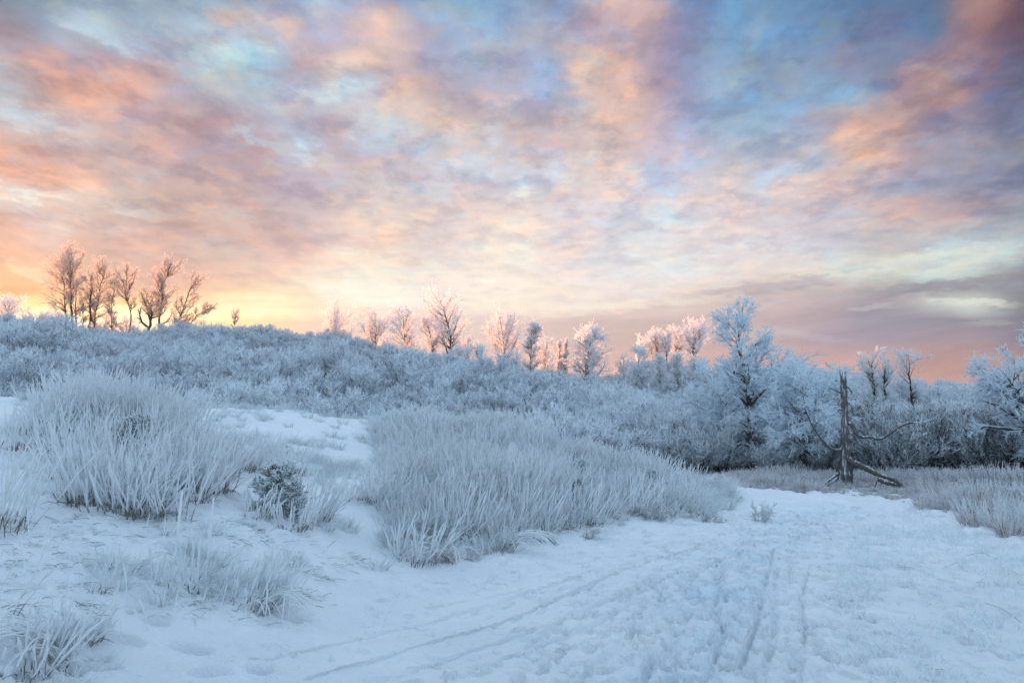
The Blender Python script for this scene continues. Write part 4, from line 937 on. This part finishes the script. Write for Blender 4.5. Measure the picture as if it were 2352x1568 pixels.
# source things for the scattered grass (each stands at a real, visible place)
def proto(name, me, px, py, Y, label, cat, s=1.0):
    x, y, _ = P(px, py, Y); o = link(name, me, None, (x, y, hz1(x, y))); o.scale = (s, s, s); tag(o, label, cat); return o
MP = [proto('stalk_clump', CLV[k], px, py, Y, lb, 'frosted clump') for k, (px, py, Y, lb) in enumerate((
    (1060,1235,11.0,'rimed clump at the path edge behind the arching white grass'), (1200,1215,12.0,'rimed clump midway along the path edge of the mound'), (1340,1195,13.0,'rimed clump near the dark spruce patch on the mound front'),
    (1450,1185,14.0,'rimed clump on the mound front towards its right end'), (1560,1175,15.2,'rimed clump close to the right tip of the mound')))]
TP = [proto('grass_tuft', TFV[k], px, py, Y, lb, 'grass tuft') for k, (px, py, Y, lb) in enumerate((
    (745,1215,9.4,'frosted grass tuft with brown base right of the small dark spruce'), (515,1350,6.9,'frosted tuft with dark base between path-edge clumps'), (865,1305,8.9,'frosted tuft at the left foot of the mound by the path'), (1945,1362,7.1,'frosted brown tuft on the right edge of the path')))]
TP[3].scale = (.5, .5, .5)
BP = [proto('brown_grass_tuft', BRV[k], px, py, Y, lb, 'grass tuft') for k, (px, py, Y, lb) in enumerate((
    (2130,1175,16,'brown frosted tuft where the path edge bends right'), (2240,1210,13.5,'brown frosted tuft nearest the right edge of the snow'), (1860,1130,20.5,'brown frosted tuft left of the dead trunk foot'), (2330,1250,11.8,'tall brown frosted tuft cut by the right edge')))]
AR = [(1160,1250,10.6,1.1,'large arching white grass tuft curling over the path edge'), (1265,1232,11.4,.8,'arching white grass tuft in the middle of the mound foot'), (1350,1220,12.2,.7,'smaller arching white grass tuft towards the right of the mound foot'),
      (1030,1275,9.9,1.0,'arching white grass in front of the forward rimed clump'), (600,1365,6.8,.75,'arching pale blades drooping onto the snow beside the path'), (130,1500,5.2,.9,'arching pale blades in the bottom left foreground')]
for i, (px, py, Y, s_, lb) in enumerate(AR):
    x, y, _ = P(px, py, Y); o = link('arching_grass', arch_grass(500+i, 36, .62*s_, .0085, 1 if i % 2 == 0 else -1).mesh('arching_grass', M_STALK), None, (x, y, hz1(x, y))); tag(o, lb, 'grass tuft', 'arching tufts of white grass')

def poly_scatter(poly, n, rg):
    poly = np.array(poly); lo = poly.min(0); hi = poly.max(0); out = np.empty((0, 2))
    while len(out) < n:
        q = rg.uniform(lo, hi, (n*2, 2)); out = np.concatenate([out, q[inpoly(q[:, 0], q[:, 1], poly)]])
    return out[:n]
rg = np.random.default_rng(77)
# mound of dense stalks
MPOLY = [P(*t)[:2] for t in ((900,1283,9.6),(1100,1268,10.1),(1330,1215,12.6),(1600,1190,14.6),(1700,1160,17.2),(1660,1120,18.6),(1560,1100,19),(1430,1075,19.6),(1300,1040,20.3),(1170,1000,21),(1000,980,22),(895,975,22),(855,1000,19),(880,1060,15.5),(860,1160,11.5))]
q = poly_scatter(MPOLY, 560, rg); q = q[vnoise(q[:, 0]*.8, q[:, 1]*.8, 5) > -.34]
z = hz(q[:, 0], q[:, 1]); n_ = len(q); sc = rg.uniform(.55, 1.0, n_)*(.92 + .5*vnoise(q[:, 0]*.5, q[:, 1]*.5, 9))
edge = polydist(q[:, 0], q[:, 1], np.array(MPOLY)); sc = sc*np.clip(.6 + edge*.5, .6, 1)
scatter('frosted_stalks', np.stack([q[:, 0], q[:, 1], z], 1), sc, rg.uniform(0, 6.28, n_), rg.integers(0, 5, n_), MP, 'dense white rimed stalks covering the mound beside the path', 'frosted stalks', rg.normal(0, .06, (n_, 2)))
BK = [P(*t)[:2] for t in ((70,1010,11.5),(90,985,13.5),(250,960,14.5),(390,962,15.5),(440,1060,12.5),(520,1120,11.2),(520,1165,9.6),(470,1130,9.4),(380,1190,8.2),(180,1180,8.3),(170,1090,9.6),(120,1040,11))]
q = poly_scatter(BK, 105, rg); z = hz(q[:, 0], q[:, 1]); n_ = len(q)
scatter('frosted_stalks', np.stack([q[:, 0], q[:, 1], z], 1), rg.uniform(.5, 1.05, n_), rg.uniform(0, 6.28, n_), rg.integers(0, 5, n_), MP, 'grey-white rimed stalks filling the gaps between the left bank clumps', 'frosted stalks', rg.normal(0, .07, (n_, 2)))
q = poly_scatter(MPOLY, 500, rg); z = hz(q[:, 0], q[:, 1]); n_ = len(q)
qs = [np.stack([q[:, 0], q[:, 1], z], 1)]; ss = [rg.uniform(.7, 1.5, n_)]
# bank: lighter tufts and matted grass
BPOLY = [P(*t)[:2] for t in ((-60,1300,6.2),(-60,920,15),(300,945,15),(450,942,22),(800,950,22.5),(800,1010,18),(850,1110,12.5),(880,1250,9.6),(740,1330,8),(560,1390,6.9),(300,1440,6))]
q = poly_scatter(BPOLY, 1300, rg); keepm = (vnoise(q[:, 0]*.9, q[:, 1]*.9, 15) > .16) | (rg.random(len(q)) < .08); q = q[keepm]
open_ = [P(*t)[:2] for t in ((440,938,22.5),(835,948,23),(820,1000,19),(700,1040,15.5),(540,1000,16.5),(450,975,18))]
q = q[~inpoly(q[:, 0], q[:, 1], open_) | (rg.random(len(q)) < .12)]
qs.append(np.stack([q[:, 0], q[:, 1], hz(q[:, 0], q[:, 1])], 1)); ss.append(rg.uniform(.35, .95, len(q)))
q = poly_scatter([P(*t)[:2] for t in ((450,943,22),(850,945,22.5),(850,1040,17),(620,1060,14),(520,1000,16))], 60, rg)
qs.append(np.stack([q[:, 0], q[:, 1], hz(q[:, 0], q[:, 1])], 1)); ss.append(rg.uniform(.5, 1.0, len(q)))
# bottom left
q = poly_scatter([P(*t)[:2] for t in ((-60,1560,4.6),(-60,1400,5.8),(200,1420,5.8),(260,1480,5.1),(160,1568,4.6))], 12, rg)
qs.append(np.stack([q[:, 0], q[:, 1], hz(q[:, 0], q[:, 1])], 1)); ss.append(rg.uniform(.3, .7, len(q)))
A_ = np.concatenate(qs); B_ = np.concatenate(ss); n_ = len(A_)
scatter('frosted_grass', A_, B_, rg.uniform(0, 6.28, n_), rg.integers(0, 4, n_), TP, 'short frosted grass on the left bank and at the foot of the stalks', 'grass')
# brown strip beyond the path and along its right
SP = [P(*t)[:2] for t in ((1640,1140,20),(1750,1140,20.2),(1990,1142,20),(2100,1162,17.3),(2200,1195,14.5),(2300,1240,12.0),(2420,1290,10),(2500,1150,20),(2500,1095,28),(2000,1090,28.5),(1640,1085,27.5))]
q = poly_scatter(SP, 2300, rg); q = q[(vnoise(q[:, 0]*.7, q[:, 1]*.7, 25) > -.3)]; n_ = len(q)
sc = rg.uniform(.45, 1.0, n_)*(1 + .9*np.clip((q[:, 0]-12)/5, 0, 1)*(q[:, 1] < 22)); e_ = polydist(q[:, 0], q[:, 1], np.array(SP)); sc *= np.clip(.35 + e_*.7, .35, 1)*(1 + 1.1*vnoise(q[:, 0]*.6, q[:, 1]*.9, 61)); qx, _q = px_of(q[:, 0], q[:, 1], 0); sc[(qx > 1880) & (qx < 2130) & (q[:, 1] < 23.5)] *= .55
scatter('brown_grass', np.stack([q[:, 0], q[:, 1], hz(q[:, 0], q[:, 1])], 1), sc, rg.uniform(0, 6.28, n_), rg.integers(0, 4, n_), BP, 'brown frosted grass beyond the path and under the dead trunk', 'grass', rg.normal(0, .1, (n_, 2)))
q = poly_scatter([P(*t)[:2] for t in ((2150,1165,17),(2230,1195,14.5),(2330,1240,12),(2460,1290,10.5),(2500,1120,21),(2380,1105,24),(2200,1120,21))], 120, rg); n_ = len(q)
scatter('frosted_stalks', np.stack([q[:, 0], q[:, 1], hz(q[:, 0], q[:, 1])], 1), rg.uniform(.35, .72, n_), rg.uniform(0, 6.28, n_), rg.integers(0, 5, n_), MP, 'rimed stalks standing among the brown grass at the right edge', 'frosted stalks', rg.normal(0, .08, (n_, 2)))
# rimed stubble of the right-hand meadow and scattered spikes on the left snow: one mesh
def stubble():
    T = Tubes(); MP_ = [P(*t)[:2] for t in ((2015,1180,14),(1960,1290,9.1),(1945,1470,5.7),(1940,1600,4.3),(2500,1600,4.3),(2500,1300,9.0),(2300,1238,11.4),(2100,1165,16.2))]
    c = poly_scatter(MP_, 1500, rg); c = c[(vnoise(c[:, 0]*1.6, c[:, 1]*1.6, 41) > -.05) | (rg.random(len(c)) < .25)]
    pe = poly_scatter([P(*t)[:2] for t in ((1985,1185,14),(2010,1190,13.5),(1985,1290,9.2),(1975,1470,5.7),(1915,1470,5.7),(1925,1290,9.2))], 140, rg)
    c = np.concatenate([c, pe]); m = rg.integers(2, 9, len(c)); idx = np.repeat(np.arange(len(c)), m); n = len(idx)
    b = c[idx] + rg.normal(0, .035, (n, 2)); z = hz(b[:, 0], b[:, 1]) - .015
    d = np.stack([rg.normal(0, .45, n), rg.normal(0, .45, n), np.ones(n)], 1)
    s0 = grow(np.c_[b, z], d, rg.uniform(.03, .13, n), 4, .12, -.03, rg); r = rg.uniform(.003, .0065, n)[:, None]*np.array([[.8, 1, 1, .5]])
    T.add(s0, r, 4, rg.uniform(.65, 1.2, n)[:, None]*np.array([[.7, 1, 1, 1]]))
    # longer bent straws lying on the snow
    c = poly_scatter(MP_, 90, rg); n = len(c); a = rg.uniform(0, 6.28, n); s1 = grow(np.c_[c, hz(c[:, 0], c[:, 1]) + .004], np.stack([np.cos(a), np.sin(a), np.full(n, .35)], 1), rg.uniform(.12, .4, n), 6, .1, -.07, rg)
    T.add(s1, np.full((n, 6), .0022), 3, rg.choice([.1, .5, .9], n))
    # left snow: bits of matted grass showing through
    c = poly_scatter([P(*t)[:2] for t in ((-60,1420,5.6),(-60,1180,7.6),(200,1200,7.8),(560,1210,8.4),(760,1230,8.8),(880,1260,9.4),(700,1390,6.9),(500,1440,6.2),(250,1430,5.9))], 230, rg)
    m = rg.integers(6, 16, len(c)); idx = np.repeat(np.arange(len(c)), m); n = len(idx); th = rg.uniform(-.5, .5, len(c))[idx] + rg.normal(0, .35, n) + np.pi*(rg.random(n) < .5)
    b = c[idx] + rg.normal(0, 1, (n, 2))*np.array([.09, .035]); z = hz(b[:, 0], b[:, 1]) - .004
    s2 = grow(np.c_[b, z], np.stack([np.cos(th), np.sin(th), rg.uniform(.1, .6, n)], 1), rg.uniform(.06, .16, n), 4, .15, -.18, rg)
    T.add(s2, np.full((n, 4), .0026), 3, rg.choice([.1, .5, .9, 1], n))
    c = poly_scatter([P(*t)[:2] for t in ((300,1500,5.2),(700,1400,6.8),(900,1310,8.8),(1100,1285,9.4),(1500,1230,12),(1100,1330,8.4),(800,1450,6.2),(450,1560,4.6))], 120, rg)
    m = rg.integers(2, 6, len(c)); idx = np.repeat(np.arange(len(c)), m); n = len(idx); b = c[idx] + rg.normal(0, .03, (n, 2))
    s3 = grow(np.c_[b, hz(b[:, 0], b[:, 1]) - .01], np.stack([rg.normal(0, .5, n), rg.normal(0, .5, n), np.ones(n)], 1), rg.uniform(.02, .08, n), 4, .2, -.08, rg); T.add(s3, np.full((n, 4), .002), 3, 1.0)
    c = poly_scatter([P(*t)[:2] for t in ((-60,1440,5.4),(60,1240,7),(400,1230,7.8),(800,1290,8.2),(700,1390,6.9),(500,1470,6.0),(200,1500,5.4))], 60, rg); n = len(c)
    s4 = grow(np.c_[c, hz(c[:, 0], c[:, 1]) - .03], np.stack([rg.normal(.05, .16, n), rg.normal(0, .16, n), np.ones(n)], 1), rg.uniform(.12, .45, n), 7, .07, 0, rg); T.add(s4, rg.uniform(.003, .006, n)[:, None]*np.array([[.6, .7, .9, 1, 1.1, 1.1, .5]]), 5, np.array([[.3, .8, 1, 1, 1, 1, 1]]))
    o = link('rimed_stubble', T.mesh('rimed_stubble', M_GRASS)); tag(o, 'short rimed grass stubble poking through the snow of the meadow and bank', 'grass', kind='stuff')
stubble()

# ------------------------------------------------------------------ bright frosted bushes on and beside the mound
def frost_bush(name, label, px, py, Y, h, w, seed, n=14, rt=.011, droop=.0, cat='bush', dens=1.0):
    x, y, _ = P(px, py, Y); z = hz1(x, y); rg = np.random.default_rng(seed); T = Tubes()
    a = rg.uniform(0, 2*np.pi, n); d = np.stack([np.cos(a)*w/h*.8*rg.random(n), np.sin(a)*w/h*.5*rg.random(n), np.ones(n)], 1); b = np.stack([rg.normal(0, w*.12, n), rg.normal(0, w*.1, n), np.full(n, -.1)], 1)
    s0 = grow(b, d, h*rg.uniform(.6, 1.05, n), 7, .14, .02, rg); r0 = np.linspace(1, .6, 7)[None]*np.full((n, 1), rt*1.5); T.add(s0, r0, 4, np.linspace(.5, 1, 7)[None])
    s1, r1 = spawn(s0, r0, int(9*dens), .25, 1, .7, .26*h, 5, .2, .03-droop, rg, .8, .8, rt); T.add(s1, r1, 4, 1.0)
    s2, r2 = spawn(s1, r1, int(6*dens), .1, 1, .9, .08*h, 3, .2, -droop, rg, .9, .8, rt); T.add(s2, r2, 3, 1.0)
    o = link(name, T.mesh(name, M_STALK), None, (x, y, z)); tag(o, label, cat); return o
frost_bush('frosted_bush', 'bright white feathery bush on top of the grassy mound, left half', 1085, 985, 21.5, 1.15, .9, 71, 10, .016, .05)
frost_bush('frosted_bush', 'bright white feathery bush on top of the grassy mound, right half', 1145, 990, 21.3, 1.05, 1.1, 72, 12, .016, .08)
frost_bush('frosted_bush', 'small misty white bush at the tip of the mound beside the path bend', 1745, 1183, 14.6, .5, .5, 73, 12, .006)
frost_bush('frosted_bush', 'spiky white twiggy bush at the right foot of the mound', 1510, 1190, 13.8, .5, .8, 74, 16, .008)
frost_bush('frosted_bush', 'low white twiggy bush left of the mound tip', 1620, 1190, 14.2, .38, .6, 75, 14, .007)
frost_bush('frosted_weed', 'knobbly frosted weed standing at the path edge before the mound', 1085, 1268, 10.0, .42, .3, 76, 7, .008, .0, 'weed', .8)
frost_bush('frosted_weed', 'small frosted weed in the stubble at the right of the path', 1972, 1368, 7.3, .16, .12, 77, 8, .004, .0, 'weed', .6)

# ------------------------------------------------------------------ thin frozen mist
def build_haze():
    V = np.array([[x, y, z] for z in (-6, 31) for y in (-25, 200) for x in (-190, 190)], float)
    F = np.array([[0,2,3,1],[4,5,7,6],[0,1,5,4],[2,6,7,3],[0,4,6,2],[1,3,7,5]])
    m, nt = mat_new('frozen_mist'); vo = nt.nodes.new('ShaderNodeVolumePrincipled'); out = nt.nodes.new('ShaderNodeOutputMaterial')
    vo.inputs['Color'].default_value = (.95, .95, .97, 1); vo.inputs['Density'].default_value = .0006; vo.inputs['Anisotropy'].default_value = .55
    nt.links.new(vo.outputs[0], out.inputs['Volume'])
    o = link('haze', mesh_from('haze', V, F, m, smooth=False)); tag(o, 'thin frozen mist hanging over the valley and ridge', 'haze', kind='stuff')
build_haze()
